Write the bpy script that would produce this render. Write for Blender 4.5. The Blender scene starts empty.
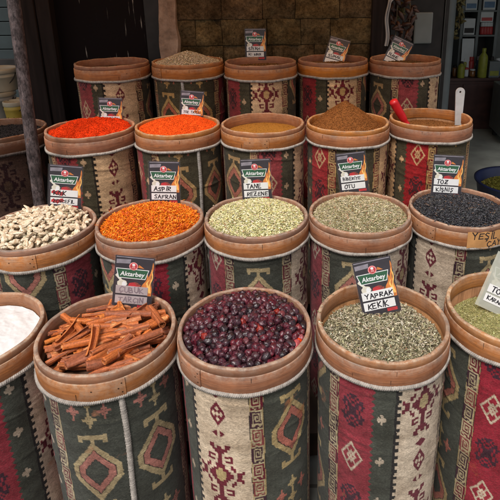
import bpy, bmesh, math, random
import numpy as np
from mathutils import Vector, Matrix, Euler

rng = np.random.default_rng(7)
random.seed(7)
scene = bpy.context.scene
COL = scene.collection
R = math.radians
EYE = 1.75                    # camera height above the pavement
PITCH, ROLL, FPX = R(17.554), R(-0.461), 508.04
PCX, PCY = 297.3, 147.75       # the optical axis lies off centre: the picture is a crop / shift lens view

# ------------------------------------------------------------------ camera
cam_d = bpy.data.cameras.new('camera')
cam = bpy.data.objects.new('camera', cam_d)
COL.objects.link(cam)
cam_d.sensor_width = 36
cam_d.lens = FPX / 500 * 36
cam_d.shift_x = .5 - PCX / 500
cam_d.shift_y = PCY / 500 - .5
cam_d.clip_start = 0.02
cam_d.clip_end = 500
cam.location = (0, 0, EYE)
CAM_M = Matrix.Rotation(R(90) - PITCH, 3, 'X') @ Matrix.Rotation(ROLL, 3, 'Z')
cam.rotation_euler = CAM_M.to_euler()
scene.camera = cam


def at(px, py, z=None, y=None):
    """Point of the place seen at photo position (px, py), on the level z or at distance y."""
    d = CAM_M @ Vector(((px - PCX) / FPX, (PCY - py) / FPX, -1))
    t = (z - EYE) / d.z if z is not None else y / d.y
    return Vector((0, 0, EYE)) + d * t


# ------------------------------------------------------------------ noise
_perm = np.random.default_rng(3).random((64, 64, 64)).astype(np.float32)


def vnoise(p):
    p = np.asarray(p, dtype=np.float64)
    i = np.floor(p).astype(int)
    f = p - i
    f = f * f * (3 - 2 * f)
    o = 0
    for dx in (0, 1):
        for dy in (0, 1):
            for dz in (0, 1):
                w = (f[..., 0] if dx else 1 - f[..., 0]) * (f[..., 1] if dy else 1 - f[..., 1]) * (f[..., 2] if dz else 1 - f[..., 2])
                o = o + w * _perm[(i[..., 0] + dx) % 64, (i[..., 1] + dy) % 64, (i[..., 2] + dz) % 64]
    return o * 2 - 1


def fbm(p, n=4):
    p = np.asarray(p, dtype=np.float64)
    a, s, t = 1, 0, 0
    for k in range(n):
        s = s + a * vnoise(p * 2 ** k + 17.3 * k)
        t += a
        a *= .5
    return s / t


# ------------------------------------------------------------------ meshes
def tag(o, label=None, cat=None, group=None, kind=None):
    for k, v in (('label', label), ('category', cat), ('group', group), ('kind', kind)):
        if v:
            o[k] = v
    return o


def link(name, me, parent=None, loc=(0, 0, 0), rot=(0, 0, 0)):
    o = bpy.data.objects.new(name, me)
    COL.objects.link(o)
    o.parent = parent
    o.location = loc
    o.rotation_euler = rot
    return o


def empty(name, loc=(0, 0, 0), rot=(0, 0, 0)):
    o = link(name, None, None, loc, rot)
    o.empty_display_size = .05
    return o


def np_mesh(name, v, faces, mats=(), cols=None, fmat=None, smooth=True, vecs=None):
    """v (n,3); faces: list of int arrays (m,3)/(m,4)"""
    me = bpy.data.meshes.new(name)
    v = np.asarray(v, dtype=np.float32)
    if not isinstance(faces, list):
        faces = [faces]
    faces = [np.asarray(f, dtype=np.int32) for f in faces if len(f)]
    me.vertices.add(len(v))
    me.vertices.foreach_set('co', v.ravel())
    nl = sum(f.size for f in faces)
    nf = sum(len(f) for f in faces)
    me.loops.add(nl)
    me.polygons.add(nf)
    me.loops.foreach_set('vertex_index', np.concatenate([f.ravel() for f in faces]))
    tot = np.concatenate([np.full(len(f), f.shape[1], dtype=np.int32) for f in faces])
    st = np.concatenate([[0], np.cumsum(tot)[:-1]]).astype(np.int32)
    me.polygons.foreach_set('loop_start', st)
    if fmat is not None:
        me.polygons.foreach_set('material_index', np.asarray(fmat, dtype=np.int32))
    me.polygons.foreach_set('use_smooth', np.full(nf, smooth, dtype=bool))
    for m in mats:
        me.materials.append(m)
    if cols is not None:
        c = np.ones((len(v), 4), dtype=np.float32)
        c[:, :cols.shape[1]] = cols
        a = me.color_attributes.new('Col', 'FLOAT_COLOR', 'POINT')
        a.data.foreach_set('color', c.ravel())
    if vecs is not None:
        a = me.attributes.new('cyl', 'FLOAT_VECTOR', 'POINT')
        a.data.foreach_set('vector', np.asarray(vecs, dtype=np.float32).ravel())
    me.update(calc_edges=True)
    me.validate()
    return me


def bm_mesh(name, bm, mats, smooth=False):
    me = bpy.data.meshes.new(name)
    bm.normal_update()
    bm.to_mesh(me)
    bm.free()
    for m in (mats if isinstance(mats, (list, tuple)) else [mats]):
        me.materials.append(m)
    if smooth:
        for p in me.polygons:
            p.use_smooth = True
    return me


def box(bm, x0, y0, z0, x1, y1, z1, bev=0.0, mat=0, M=None):
    r = bmesh.ops.create_cube(bm, size=1)
    vs = r['verts']
    for v in vs:
        v.co = Vector(((x0 + x1) / 2 + v.co.x * (x1 - x0), (y0 + y1) / 2 + v.co.y * (y1 - y0), (z0 + z1) / 2 + v.co.z * (z1 - z0)))
    fs = set(f for v in vs for f in v.link_faces)
    if bev:
        es = list(set(e for v in vs for e in v.link_edges))
        rr = bmesh.ops.bevel(bm, geom=es, offset=bev, segments=2, affect='EDGES', profile=.6)
        fs = set(rr['faces']) | set(f for f in fs if f.is_valid)
        vs = list(set(v for f in fs for v in f.verts))
    for f in fs:
        f.material_index = mat
    if M is not None:
        for v in vs:
            v.co = M @ v.co
    return vs


def lathe_np(prof, n=160, a0=0.0, a1=2 * math.pi, closed=True):
    """prof [(r,z)] -> verts, quads, (u,v,r) vectors, profile index"""
    prof = np.array(prof, dtype=float)
    k = len(prof)
    m = n if closed else n + 1
    a = a0 + (a1 - a0) * np.arange(m) / n
    v = np.zeros((m, k, 3))
    v[..., 0] = np.sin(a)[:, None] * prof[None, :, 0]
    v[..., 1] = -np.cos(a)[:, None] * prof[None, :, 0]
    v[..., 2] = prof[None, :, 1]
    s = np.concatenate([[0], np.cumsum(np.hypot(*np.diff(prof, axis=0).T))])
    vec = np.zeros((m, k, 3))
    vec[..., 0] = np.sin(a)[:, None] * .2
    vec[..., 1] = np.cos(a)[:, None] * .2
    vec[..., 2] = s[None, :]
    i = np.arange(m if closed else m - 1)[:, None]
    j = np.arange(k - 1)[None, :]
    i2 = (i + 1) % m
    q = np.stack([i * k + j, i2 * k + j, i2 * k + j + 1, i * k + j + 1], -1).reshape(-1, 4)
    return v.reshape(-1, 3), q, vec.reshape(-1, 3), np.tile(np.arange(k), m)


def tube_np(path, rad, n=8, closed=False):
    path = np.asarray(path, dtype=float)
    m = len(path)
    rad = np.full(m, rad) if np.isscalar(rad) else np.asarray(rad)
    if closed:
        T = np.roll(path, -1, 0) - np.roll(path, 1, 0)
    else:
        T = np.gradient(path, axis=0)
    T /= np.linalg.norm(T, axis=1)[:, None]
    up = np.array([0, 0, 1.0]) if abs(T[:, 2]).mean() < .8 else np.array([1.0, 0, 0])
    A = np.cross(T, up)
    A /= np.linalg.norm(A, axis=1)[:, None]
    B = np.cross(T, A)
    t = 2 * np.pi * np.arange(n) / n
    v = path[:, None] + rad[:, None, None] * (np.cos(t)[None, :, None] * A[:, None] + np.sin(t)[None, :, None] * B[:, None])
    i = np.arange(m if closed else m - 1)[:, None]
    j = np.arange(n)[None]
    i2 = (i + 1) % m
    q = np.stack([i * n + j, i * n + (j + 1) % n, i2 * n + (j + 1) % n, i2 * n + j], -1).reshape(-1, 4)
    fs = [q]
    vv = v.reshape(-1, 3)
    if not closed:
        vv = np.concatenate([vv, path[:1], path[-1:]])
        c0, c1 = m * n, m * n + 1
        jj = np.arange(n)
        fs.append(np.stack([np.full(n, c0), (jj + 1) % n, jj], -1))
        fs.append(np.stack([np.full(n, c1), (m - 1) * n + jj, (m - 1) * n + (jj + 1) % n], -1))
    return vv, fs


def merge_np(parts):
    """parts [(v, [faces])] -> v, [tris, quads]"""
    V, Q, T, o = [], [], [], 0
    for v, fs in parts:
        V.append(v)
        for f in (fs if isinstance(fs, list) else [fs]):
            (Q if f.shape[1] == 4 else T).append(f + o)
        o += len(v)
    out = []
    if T:
        out.append(np.concatenate(T))
    if Q:
        out.append(np.concatenate(Q))
    return np.concatenate(V), out


# ------------------------------------------------------------------ materials
class NT:
    def __init__(s, name):
        s.m = bpy.data.materials.new(name)
        s.m.use_nodes = True
        s.t = s.m.node_tree
        s.t.nodes.clear()
        s.out = s.n('ShaderNodeOutputMaterial')
        s.b = s.n('ShaderNodeBsdfPrincipled')
        s.l(s.b.outputs[0], s.out.inputs[0])

    def n(s, ty, **kw):
        x = s.t.nodes.new(ty)
        for k, v in kw.items():
            setattr(x, k, v)
        return x

    def l(s, a, b):
        s.t.links.new(a, b)

    def set(s, **kw):
        for k, v in kw.items():
            s.b.inputs[k.replace('_', ' ')].default_value = v

    def coord(s, kind='Object', scale=(1, 1, 1), attr=None):
        mp = s.n('ShaderNodeMapping')
        mp.inputs['Scale'].default_value = scale
        if attr:
            a = s.n('ShaderNodeAttribute', attribute_name=attr)
            s.l(a.outputs['Vector'], mp.inputs[0])
        else:
            s.l(s.n('ShaderNodeTexCoord').outputs[kind], mp.inputs[0])
        return mp.outputs[0]

    def noise(s, co, scale=5, detail=4, rough=.55, dist=0):
        x = s.n('ShaderNodeTexNoise')
        x.inputs['Scale'].default_value = scale
        x.inputs['Detail'].default_value = detail
        x.inputs['Roughness'].default_value = rough
        x.inputs['Distortion'].default_value = dist
        s.l(co, x.inputs['Vector'])
        return x.outputs[0]

    def ramp(s, fac, stops):
        x = s.n('ShaderNodeValToRGB')
        e = x.color_ramp.elements
        while len(e) < len(stops):
            e.new(.5)
        for k, (p, c) in enumerate(stops):
            e[k].position = p
            e[k].color = (*c, 1) if len(c) == 3 else c
        s.l(fac, x.inputs[0])
        return x.outputs[0]

    def mix(s, a, b, f=.5, mode='MIX'):
        x = s.n('ShaderNodeMix', data_type='RGBA', blend_type=mode)
        for v, i in ((f, 0), (a, 6), (b, 7)):
            if hasattr(v, 'links'):
                s.l(v, x.inputs[i])
            else:
                x.inputs[i].default_value = v if i == 0 else ((*v, 1) if len(v) == 3 else v)
        return x.outputs[2]

    def math(s, a, b, op='MULTIPLY'):
        x = s.n('ShaderNodeMath', operation=op)
        for v, i in ((a, 0), (b, 1)):
            if hasattr(v, 'links'):
                s.l(v, x.inputs[i])
            else:
                x.inputs[i].default_value = v
        return x.outputs[0]

    def hsv(s, col, h=.5, sat=1, val=1):
        x = s.n('ShaderNodeHueSaturation')
        for v, i in ((h, 0), (sat, 1), (val, 2)):
            if hasattr(v, 'links'):
                s.l(v, x.inputs[i])
            else:
                x.inputs[i].default_value = v
        s.l(col, x.inputs[4])
        return x.outputs[0]

    def rnd(s, lo, hi):
        x = s.n('ShaderNodeMapRange')
        s.l(s.n('ShaderNodeObjectInfo').outputs['Random'], x.inputs[0])
        x.inputs[3].default_value = lo
        x.inputs[4].default_value = hi
        return x.outputs[0]

    def bump(s, h, strength=.3, dist=.002):
        x = s.n('ShaderNodeBump')
        x.inputs['Strength'].default_value = strength
        x.inputs['Distance'].default_value = dist
        s.l(h, x.inputs['Height'])
        s.l(x.outputs[0], s.b.inputs['Normal'])

    def base(s, c):
        s.l(c, s.b.inputs['Base Color'])


def simple(name, col, rough=.6, var=.25, scale=8, metal=0, bump=.15, detail=5, spec=.4):
    m = NT(name)
    co = m.coord()
    n = m.noise(co, scale, detail)
    d = tuple(c * (1 - var) for c in col)
    e = tuple(min(1, c * (1 + var)) for c in col)
    m.base(m.ramp(n, [(.3, d), (.7, e)]))
    m.set(Roughness=rough, Metallic=metal, Specular_IOR_Level=spec)
    if bump:
        m.bump(m.noise(co, scale * 6, 4), bump, .003)
    return m.m


def wood(name, dark, light, inner=False, worn=(.52, .37, .26)):
    m = NT(name)
    vert = m.coord(scale=(60, 60, 5)) if inner else m.coord(attr='cyl', scale=(5, 5, 170))
    g = m.noise(vert, 1.0, 6, .68, .6)
    fine = m.noise(m.coord(attr='cyl', scale=(22, 22, 900)) if not inner else m.coord(scale=(300, 300, 14)), 1, 3, .7)
    big = m.noise(m.coord(scale=(9, 9, 9)), 1, 4, .6)
    c = m.ramp(g, [(.30, dark), (.70, light)])
    c = m.mix(c, m.ramp(big, [(.3, (.50, .40, .34)), (.68, (1.16, 1.10, 1.05))]), .85, 'MULTIPLY')
    c = m.mix(c, m.ramp(fine, [(.3, (.62, .58, .55)), (.6, (1.08, 1.08, 1.08))]), .7, 'MULTIPLY')
    stain = m.noise(m.coord(scale=(5, 5, 20)), 1.6, 7, .72)
    c = m.mix(c, (.075, .035, .018), m.ramp(stain, [(.56, (0, 0, 0)), (.76, (.75, .75, .75))]))
    sp = m.n('ShaderNodeSeparateColor')
    m.l(m.n('ShaderNodeAttribute', attribute_name='Col').outputs['Color'], sp.inputs[0])
    wear = m.noise(m.coord(scale=(55, 55, 55)), 1, 6, .7)
    w = m.math(sp.outputs[0], m.ramp(wear, [(.36, (.12, .12, .12)), (.60, (1, 1, 1))]))
    if not inner:
        c = m.mix(c, worn, w)
        grey = m.noise(m.coord(scale=(14, 14, 14)), 1, 6, .7)
        c = m.mix(c, (.20, .15, .125), m.math(sp.outputs[0], m.ramp(grey, [(.46, (0, 0, 0)), (.64, (.85, .85, .85))])))
        c = m.mix(c, (.045, .020, .010), m.math(sp.outputs[1], m.ramp(grey, [(.2, (1, 1, 1)), (.75, (.35, .35, .35))])))
    c = m.hsv(c, m.rnd(.496, .507), m.rnd(.86, 1.06), m.rnd(.78, 1.10))
    m.base(c)
    m.set(Roughness=.62, Specular_IOR_Level=.28)
    hh = m.mix(g, wear, .45)
    m.bump(m.mix(hh, fine, .35), .75, .0022)
    return m.m


M = {}
M['hoop'] = wood('hoop_wood', (.29, .092, .026), (.58, .215, .064))
M['hoop_warm_lit'] = wood('warm_lit_hoop_wood', (.28, .080, .019), (.56, .190, .044), worn=(.50, .30, .17))  # back-row copy: warm light put into the wood colour
M['ring'] = wood('ring_wood', (.29, .105, .038), (.54, .225, .085))
M['inner'] = wood('stave_wood', (.30, .14, .05), (.50, .25, .10), True)


def fabric_mat():
    m = NT('kilim_wool')
    a = m.n('ShaderNodeAttribute', attribute_name='Col').outputs['Color']
    n1 = m.noise(m.coord(attr='cyl', scale=(150, 150, 420)), 1, 3, .7)
    c = m.mix(a, m.ramp(n1, [(.28, (.42, .41, .40)), (.72, (1.42, 1.40, 1.36))]), .85, 'MULTIPLY')
    n2 = m.noise(m.coord(scale=(7, 7, 7)), 1, 5, .6)
    c = m.mix(c, m.ramp(n2, [(.34, (.58, .53, .48)), (.62, (1.08, 1.08, 1.08))]), .85, 'MULTIPLY')
    n4 = m.noise(m.coord(attr='cyl', scale=(34, 34, 60)), 1, 4, .7)
    c = m.mix(c, m.ramp(n4, [(.32, (.66, .64, .62)), (.62, (1.14, 1.13, 1.12))]), .8, 'MULTIPLY')
    # abrash: slow shifts of dye up the cloth
    n3 = m.noise(m.coord(scale=(.6, .6, 26)), 1, 2)
    c = m.mix(c, m.ramp(n3, [(.3, (.86, .84, .8)), (.7, (1.1, 1.1, 1.1))]), .7, 'MULTIPLY')
    c = m.mix(c, (.20, .17, .14), m.ramp(m.noise(m.coord(scale=(300, 300, 300)), 1, 2), [(.60, (0, 0, 0)), (.76, (.3, .3, .3))]))
    va = m.n('ShaderNodeVectorMath', operation='ADD')
    m.l(m.coord(scale=(9, 9, 11)), va.inputs[0])
    m.l(m.n('ShaderNodeObjectInfo').outputs['Location'], va.inputs[1])
    st = m.noise(va.outputs[0], 1, 5, .65)
    c = m.mix(c, (.50, .16, .05), m.ramp(st, [(.66, (0, 0, 0)), (.78, (.55, .55, .55))]))
    c = m.hsv(c, .5, m.rnd(.88, 1.02), m.rnd(1.02, 1.24))
    m.base(c)
    m.set(Roughness=.95, Specular_IOR_Level=.1, Sheen_Weight=.06)
    m.bump(n1, .8, .0025)
    return m.m


M['fabric'] = fabric_mat()
M['hoop_shade'] = wood('shaded_hoop_wood', (.05, .016, .006), (.11, .036, .014), worn=(.12, .05, .025))  # darkened copy: shade on the far left barrel painted into its wood
M['cord_shade'] = simple('shaded_cord', (.05, .035, .03), .9, .35, 60, bump=.3)  # same shade painted into its cord
M['cord'] = simple('cotton_cord', (.33, .29, .255), .9, .35, 60, bump=.3)


def grain_mat(name, rough=.6, var=.25, spec=.3, val=1.0, sat=1.0, nscale=400, vary=False):
    m = NT(name)
    a = m.n('ShaderNodeAttribute', attribute_name='Col').outputs['Color']
    n = m.noise(m.coord(scale=(nscale,) * 3), 1, 3, .6)
    c = m.mix(a, m.ramp(n, [(.3, (1 - var,) * 3), (.7, (1 + var,) * 3)]), 1, 'MULTIPLY')
    m.base(m.hsv(c, m.rnd(.4965, .5035), m.rnd(.94, 1.06), m.rnd(.62, 1.38)) if vary else m.hsv(c, .5, sat, val))
    m.set(Roughness=rough, Specular_IOR_Level=spec)
    m.bump(n, .3, .001)
    return m.m


M['grain'] = grain_mat('dry_grain')
M['grain_shiny'] = grain_mat('dark_grain', .38, .3, .5)
M['powder'] = grain_mat('ground_spice', .95, .30, .05, nscale=900)
M['flour'] = grain_mat('fine_flour', .95, .04, .05, nscale=300)
M['bark'] = grain_mat('cinnamon_bark', .58, .28, .35, nscale=160, vary=True)
M['root'] = grain_mat('ginger_skin', .8, .22, .2, nscale=220)


def hip_mat(name, c0, c1, rough=.30):
    m = NT(name)
    n = m.noise(m.coord(scale=(130,) * 3), 1, 5, .68)
    c = m.ramp(n, [(.34, c0), (.70, c1)])
    c = m.hsv(c, m.rnd(.472, .506), m.rnd(.65, 1.12), m.rnd(.30, 1.6))
    m.base(c)
    m.set(Roughness=rough, Specular_IOR_Level=.55)
    m.bump(m.noise(m.coord(scale=(260,) * 3), 1, 3), .5, .002)
    return m.m


M['hip'] = hip_mat('rose_hip_skin', (.010, .004, .008), (.125, .022, .032))
M['hip_red'] = hip_mat('red_rose_hip_skin', (.085, .010, .012), (.20, .024, .022), .40)
M['hip_orange'] = hip_mat('orange_rose_hip_skin', (.42, .03, .01), (.72, .075, .015), .45)
M['hip_tip'] = simple('hip_tip', (.16, .09, .05), .8, .3, 90)

# ------------------------------------------------------------------ the kilim cloth
STAR = ["ttrrr.rr.",
        "ttrr..rrr",
        "trr..r..r",
        "rr..rr...",
        "rr..r....",
        "r........",
        "r.rrr....",
        "r...r....",
        "r.rrr....",
        "r........",
        "rr.......",
        "rrr......",
        "r.rr.....",
        "..rr....."]
KEY = ["#########.",
       "#.......#.",
       "#.#####.#.",
       "#.#...#.#.",
       "#.#.#.#.#.",
       "#.#.###.#.",
       "#.#.....#.",
       "#.#######.",
       "#.........",
       "#..####..#",
       "#####..###",
       ".........."]
LEAF = ["rr.r..", "rrr.r.", ".rr.rr", "r.rrr.", ".r.rr.", "r.r...", "rr...."]
C = dict(cream=(.52, .425, .325), green=(.056, .060, .049), red=(.235, .020, .034), tan=(.37, .285, .145),
         beige=(.40, .34, .22), salmon=(.36, .125, .095), maroon=(.125, .014, .026), plum=(.05, .018, .03),
         black=(.022, .020, .020), teal=(.075, .085, .078), brown=(.10, .055, .03), pale=(.44, .36, .28))


def bitmap(rows, a, b, ca, cb, chars):
    """quarter bitmap sampled at |s|,|t| with cells ca x cb"""
    g = np.array([[chars.get(ch, 0) for ch in r.ljust(max(map(len, rows)), '.')] for r in rows])
    i = (np.abs(b) / cb).astype(int)
    j = (np.abs(a) / ca).astype(int)
    ok = (i < g.shape[0]) & (j < g.shape[1])
    return np.where(ok, g[np.clip(i, 0, g.shape[0] - 1), np.clip(j, 0, g.shape[1] - 1)], 0)


def cloth_colours(u, v, stripes, seed, goff=0):
    """u, v in mm; stripes [(kind, start, width)]; returns rgb (n,3)"""
    r_ = np.random.default_rng(seed)
    out = np.zeros(u.shape + (3,))
    out[:] = C['green']

    def put(mask, c):
        out[mask] = C[c] if isinstance(c, str) else c
    jit = 1.6 * vnoise(np.stack([u * .05, v * .05, 0 * u + seed], -1))
    u = u + jit
    v = v + 1.6 * vnoise(np.stack([u * .05, v * .05, 0 * u + seed + 9], -1)) + 3 * np.sin(u / 85)
    for kind, s0, w in stripes:
        inn = (u >= s0) & (u < s0 + w)
        s = u - s0 - w / 2
        if kind == 'cream':
            put(inn, 'cream')
            P = 430.0
            t = (v - 230 + P / 2) % P - P / 2
            g = bitmap(STAR, s, t, 7.8, 8.0, {'r': 1, 't': 2})
            put(inn & (g == 1), 'maroon')
            put(inn & (g == 2), 'tan')
            for c0 in (P / 2 - 2,):
                t2 = (v - 230 - c0 + P / 2) % P - P / 2
                d = np.abs(s) / 27 + np.abs(t2) / 44
                ring = (d < 1) & ~((d < .62) & (np.abs(np.abs(s) - np.abs(t2) * .6) > 5)) & (np.abs(s) < 22)
                put(inn & ring & (d > .2), 'maroon')
                for q in (-1, 1):
                    t3 = t2 - q * 68
                    put(inn & ((np.abs(s) / 20 + np.abs(t3) / 15) < 1) & (np.abs(s) > (4 if q > 0 else -1)), 'maroon')
            # toothed edge on the left
            th = (np.floor(v / 12.5) % 2 == 0)
            put(inn & (u - s0 < np.where(th, 17, 8)), 'black')
        elif kind == 'scroll':
            put(inn, 'beige')
            e = np.abs(s) > w / 2 - 3
            put(inn & e, 'tan')
            P = 62.0
            k = np.floor(v / P)
            t = v - k * P
            fl = (k % 2 == 0)
            ss = np.where(fl, s, -s) + 15
            i = (t / (P / 12)).astype(int)
            j = (ss / 3.1).astype(int)
            ok = (j >= 0) & (j < 10)
            g = np.array([[ch == '#' for ch in r] for r in KEY])
            hit = ok & g[np.clip(i, 0, 11), np.clip(j, 0, 9)]
            put(inn & hit & (k % 3 != 1), 'plum')
            put(inn & hit & (k % 3 == 1), (.20, .05, .05))
            put(inn & hit & (k % 4 == 3), 'maroon')
        elif kind in ('green', 'teal'):
            put(inn, 'green' if kind == 'green' else 'teal')
            P = 440.0
            t = (v - 175 - goff + P / 2) % P - P / 2
            saw = 2.6 * (np.abs((t / 7.0) % 2 - 1) * 2 - 1)
            d = np.maximum(np.abs(s) / 86 * 1.0 + np.abs(t) / 106, np.abs(s) / 68) + saw / 200
            put(inn & (d < 1), 'tan')
            put(inn & (d < .77), 'black')
            put(inn & (d < .735), 'salmon')
            put(inn & (d < .47), 'black')
            put(inn & (d < .44), 'green')
            for q in (-1, 1):
                tt = t * q
                put(inn & (np.abs(s) < 6) & (tt > 98) & (tt < 116), 'tan')
                put(inn & (np.abs(s) < 40) & (tt > 114) & (tt < 129), 'tan')
                put(inn & (np.abs(np.abs(s) - 34) < 6) & (tt > 104) & (tt < 117), 'tan')
            for cx, cy, cc in ((-42, -206, 'salmon'), (42, -206, 'salmon'), (0, -180, 'tan'), (0, -234, 'tan'),):
                t2 = (v - 175 - goff - cy + P / 2) % P - P / 2
                x = np.abs(s - cx)
                y = np.abs(t2)
                cr = ((x < 3.2) & (y < 27)) | ((y < 4.2) & (x < 19)) | ((x < 8.5) & (y < 12)) & ~((x > 3.2) & (x < 5.2) & (y > 4.2) & (y < 7))
                put(inn & cr, cc)
        elif kind == 'red':
            put(inn, 'red')
            P = 330.0
            t = (v - 95 + P / 2) % P - P / 2
            d = np.abs(s) / 36 + np.abs(t) / 56
            put(inn & (d < 1) & (d > .80), 'pale')
            put(inn & (d < .42) & (d > .20), 'pale')
            put(inn & (np.abs(np.abs(s) - np.abs(t) * .55) < 2.8) & (d < .85), 'pale')
            t2 = (v - 95) % P - P / 2
            g = bitmap(LEAF, s, t2, 6.0, 8.0, {'r': 1})
            put(inn & (g == 1), 'plum')
        elif kind == 'thin':
            put(inn, 'green')
            zz = 9 + 5 * (np.abs((v / 11.0) % 2 - 1) * 2 - 1)
            put(inn & (u - s0 < zz), 'red')
            t = (v - 120 + 75) % 150 - 75
            cr = ((np.abs(s) < 3.5) & (np.abs(t) < 17)) | ((np.abs(t) < 5) & (np.abs(s) < 13)) | ((np.abs(np.abs(s) - 7) < 3) & (np.abs(t) < 8))
            put(inn & cr, 'pale')
        # seams between the woven bands
        if kind != 'thin':
            put(inn & (u - s0 < 1.6), 'black')
    return out


CIRC = 1213.0
H_CLOTH = .721
STRIPES = {'cream': 180, 'scroll': 40, 'green': 180, 'red': 97, 'thin': 70}


def layout(kinds, start=0):
    o, p = [], start
    for k in kinds:
        o.append((k, p, STRIPES[k]))
        p += STRIPES[k]
    return o


ORDER = ['cream', 'scroll', 'green', 'scroll', 'red', 'thin'] * 2
ORDER_SEAM = ['green', 'scroll', 'red', 'thin', 'cream', 'scroll', 'green', 'scroll', 'red', 'thin', 'scroll', 'green']
CR = .191          # cloth radius
ZTOP_CLOTH = None


def cloth_mesh(name, order, flip=False, vphase=0.0, step=2.5, tint=None, seed=1, goff=0):
    nu, nv = int(CIRC / step), int(H_CLOTH * 1000 / (step * 1.02))
    uu = np.linspace(0, CIRC, nu + 1)
    vv = np.linspace(0, H_CLOTH * 1000, nv + 1)
    U, V = np.meshgrid(uu, vv, indexing='ij')
    pu = (CIRC - U) if flip else U
    pv = (H_CLOTH * 1000 - V) if flip else V
    st = layout(order)
    pu = np.clip(pu, 0, st[-1][1] + st[-1][2] - .1)
    col = cloth_colours(pu, pv + vphase, st, seed, goff)
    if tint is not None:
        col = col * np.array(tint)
    a = U / CIRC * 2 * np.pi
    x, y = np.sin(a), -np.cos(a)
    r = CR + .0014 * fbm(np.stack([x * 2.2, y * 2.2, V * .006 + seed], -1), 3) + .0040 * np.clip(fbm(np.stack([x * 1.1, y * 1.1, V * .045 + seed * 3], -1), 2), 0, 1) * np.exp(-V / 130)
    fr = np.random.default_rng(seed * 11)
    for _ in range(9):
        f0, a0, wd, sl, am = fr.uniform(12, 330), fr.uniform(0, 6.283), fr.uniform(.5, 1.1), fr.uniform(-22, 22), fr.uniform(.0012, .0034)
        da = (a - a0 + np.pi) % (2 * np.pi) - np.pi
        win = np.clip(1 - np.abs(da) / wd, 0, 1) ** .8
        r = r + am * win * np.exp(-((V - f0 - sl * da - 7 * np.sin(da * 2.3)) / fr.uniform(4.5, 9)) ** 2)
    z = H_CLOTH - V / 1000
    v = np.stack([x * r, y * r, z], -1).reshape(-1, 3)
    # a small hem turned in at the foot
    m = nv + 1
    i = np.arange(nu)[:, None]
    j = np.arange(nv)[None]
    q = np.stack([i * m + j, i * m + j + 1, (i + 1) * m + j + 1, (i + 1) * m + j], -1).reshape(-1, 4)
    vec = np.stack([np.sin(a) * .2, np.cos(a) * .2, V / 1000], -1).reshape(-1, 3)
    return np_mesh(name, v, q, [M['fabric']], col.reshape(-1, 3), vecs=vec)


WARM = (1.12, .86, .60)       # warm light of the back rows, tinted into the cloth
CLOTH = {
    'plain': cloth_mesh('kilim_cloth', ORDER, vphase=-60, seed=1, goff=-70),
    'shift': cloth_mesh('kilim_cloth', ORDER, vphase=160, seed=2),
    'seam': cloth_mesh('kilim_cloth', ORDER_SEAM, vphase=-65, seed=3),
    'turned': cloth_mesh('kilim_cloth', ORDER, flip=True, vphase=60, seed=4),
    'plain_w': cloth_mesh('kilim_cloth', ORDER, vphase=-60, step=3.2, seed=6, goff=-70, tint=WARM),
    'shift_w': cloth_mesh('kilim_cloth', ORDER, vphase=160, step=3.2, seed=7, tint=WARM),
    'seam_w': cloth_mesh('kilim_cloth', ORDER_SEAM, vphase=-20, step=3.2, seed=8, tint=WARM),
    'turned_w': cloth_mesh('kilim_cloth', ORDER, flip=True, vphase=90, step=3.2, seed=9, tint=WARM),
    'dark': cloth_mesh('kilim_cloth', ORDER, vphase=90, step=4, tint=(.10, .055, .045), seed=5),  # maroon kilim, darkened further to paint in the shade on it
}

# ------------------------------------------------------------------ barrel meshes (origin at the foot, top rim at HB)
HB = .805
RING_R, HOOP_R, IN_R = .1945, .1975, .182


def wob(v, amp, seed):
    a = np.arctan2(v[:, 0], -v[:, 1])
    k = amp * (np.sin(2 * a + seed) + .6 * np.sin(3 * a + 2.1 * seed) + .3 * np.sin(7 * a + seed))
    rr = np.hypot(v[:, 0], v[:, 1])
    v[:, 0] += np.sin(a) * k * (rr > .05)
    v[:, 1] -= np.cos(a) * k * (rr > .05)
    return v


def ring_mesh(seed):
    t = HB
    pr = [(RING_R, t - .0235), (RING_R, t - .004), (RING_R - .0012, t - .0012), (RING_R - .004, t), (IN_R + .004, t), (IN_R + .0012, t - .0012), (IN_R, t - .004), (IN_R, t - .05)]
    wear = np.array([.0, .35, 1, 1, 1, .9, .35, 0])
    v, q, vec, k = lathe_np(pr, 144)
    v = wob(v, .0007, seed)
    ang = np.arctan2(v[:, 0], -v[:, 1])
    v[:, 2] += np.where(v[:, 2] > t - .03, .0012 * np.sin(3 * ang + seed) + .0009 * np.sin(11 * ang + 2 * seed), 0)
    return np_mesh('rim_ring', v, q[:, ::-1], [M['ring']], np.stack([wear[k], np.array([1, 0, 0, 0, 0, 0, 0, .6])[k], 0 * k], -1), vecs=vec)


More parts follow.
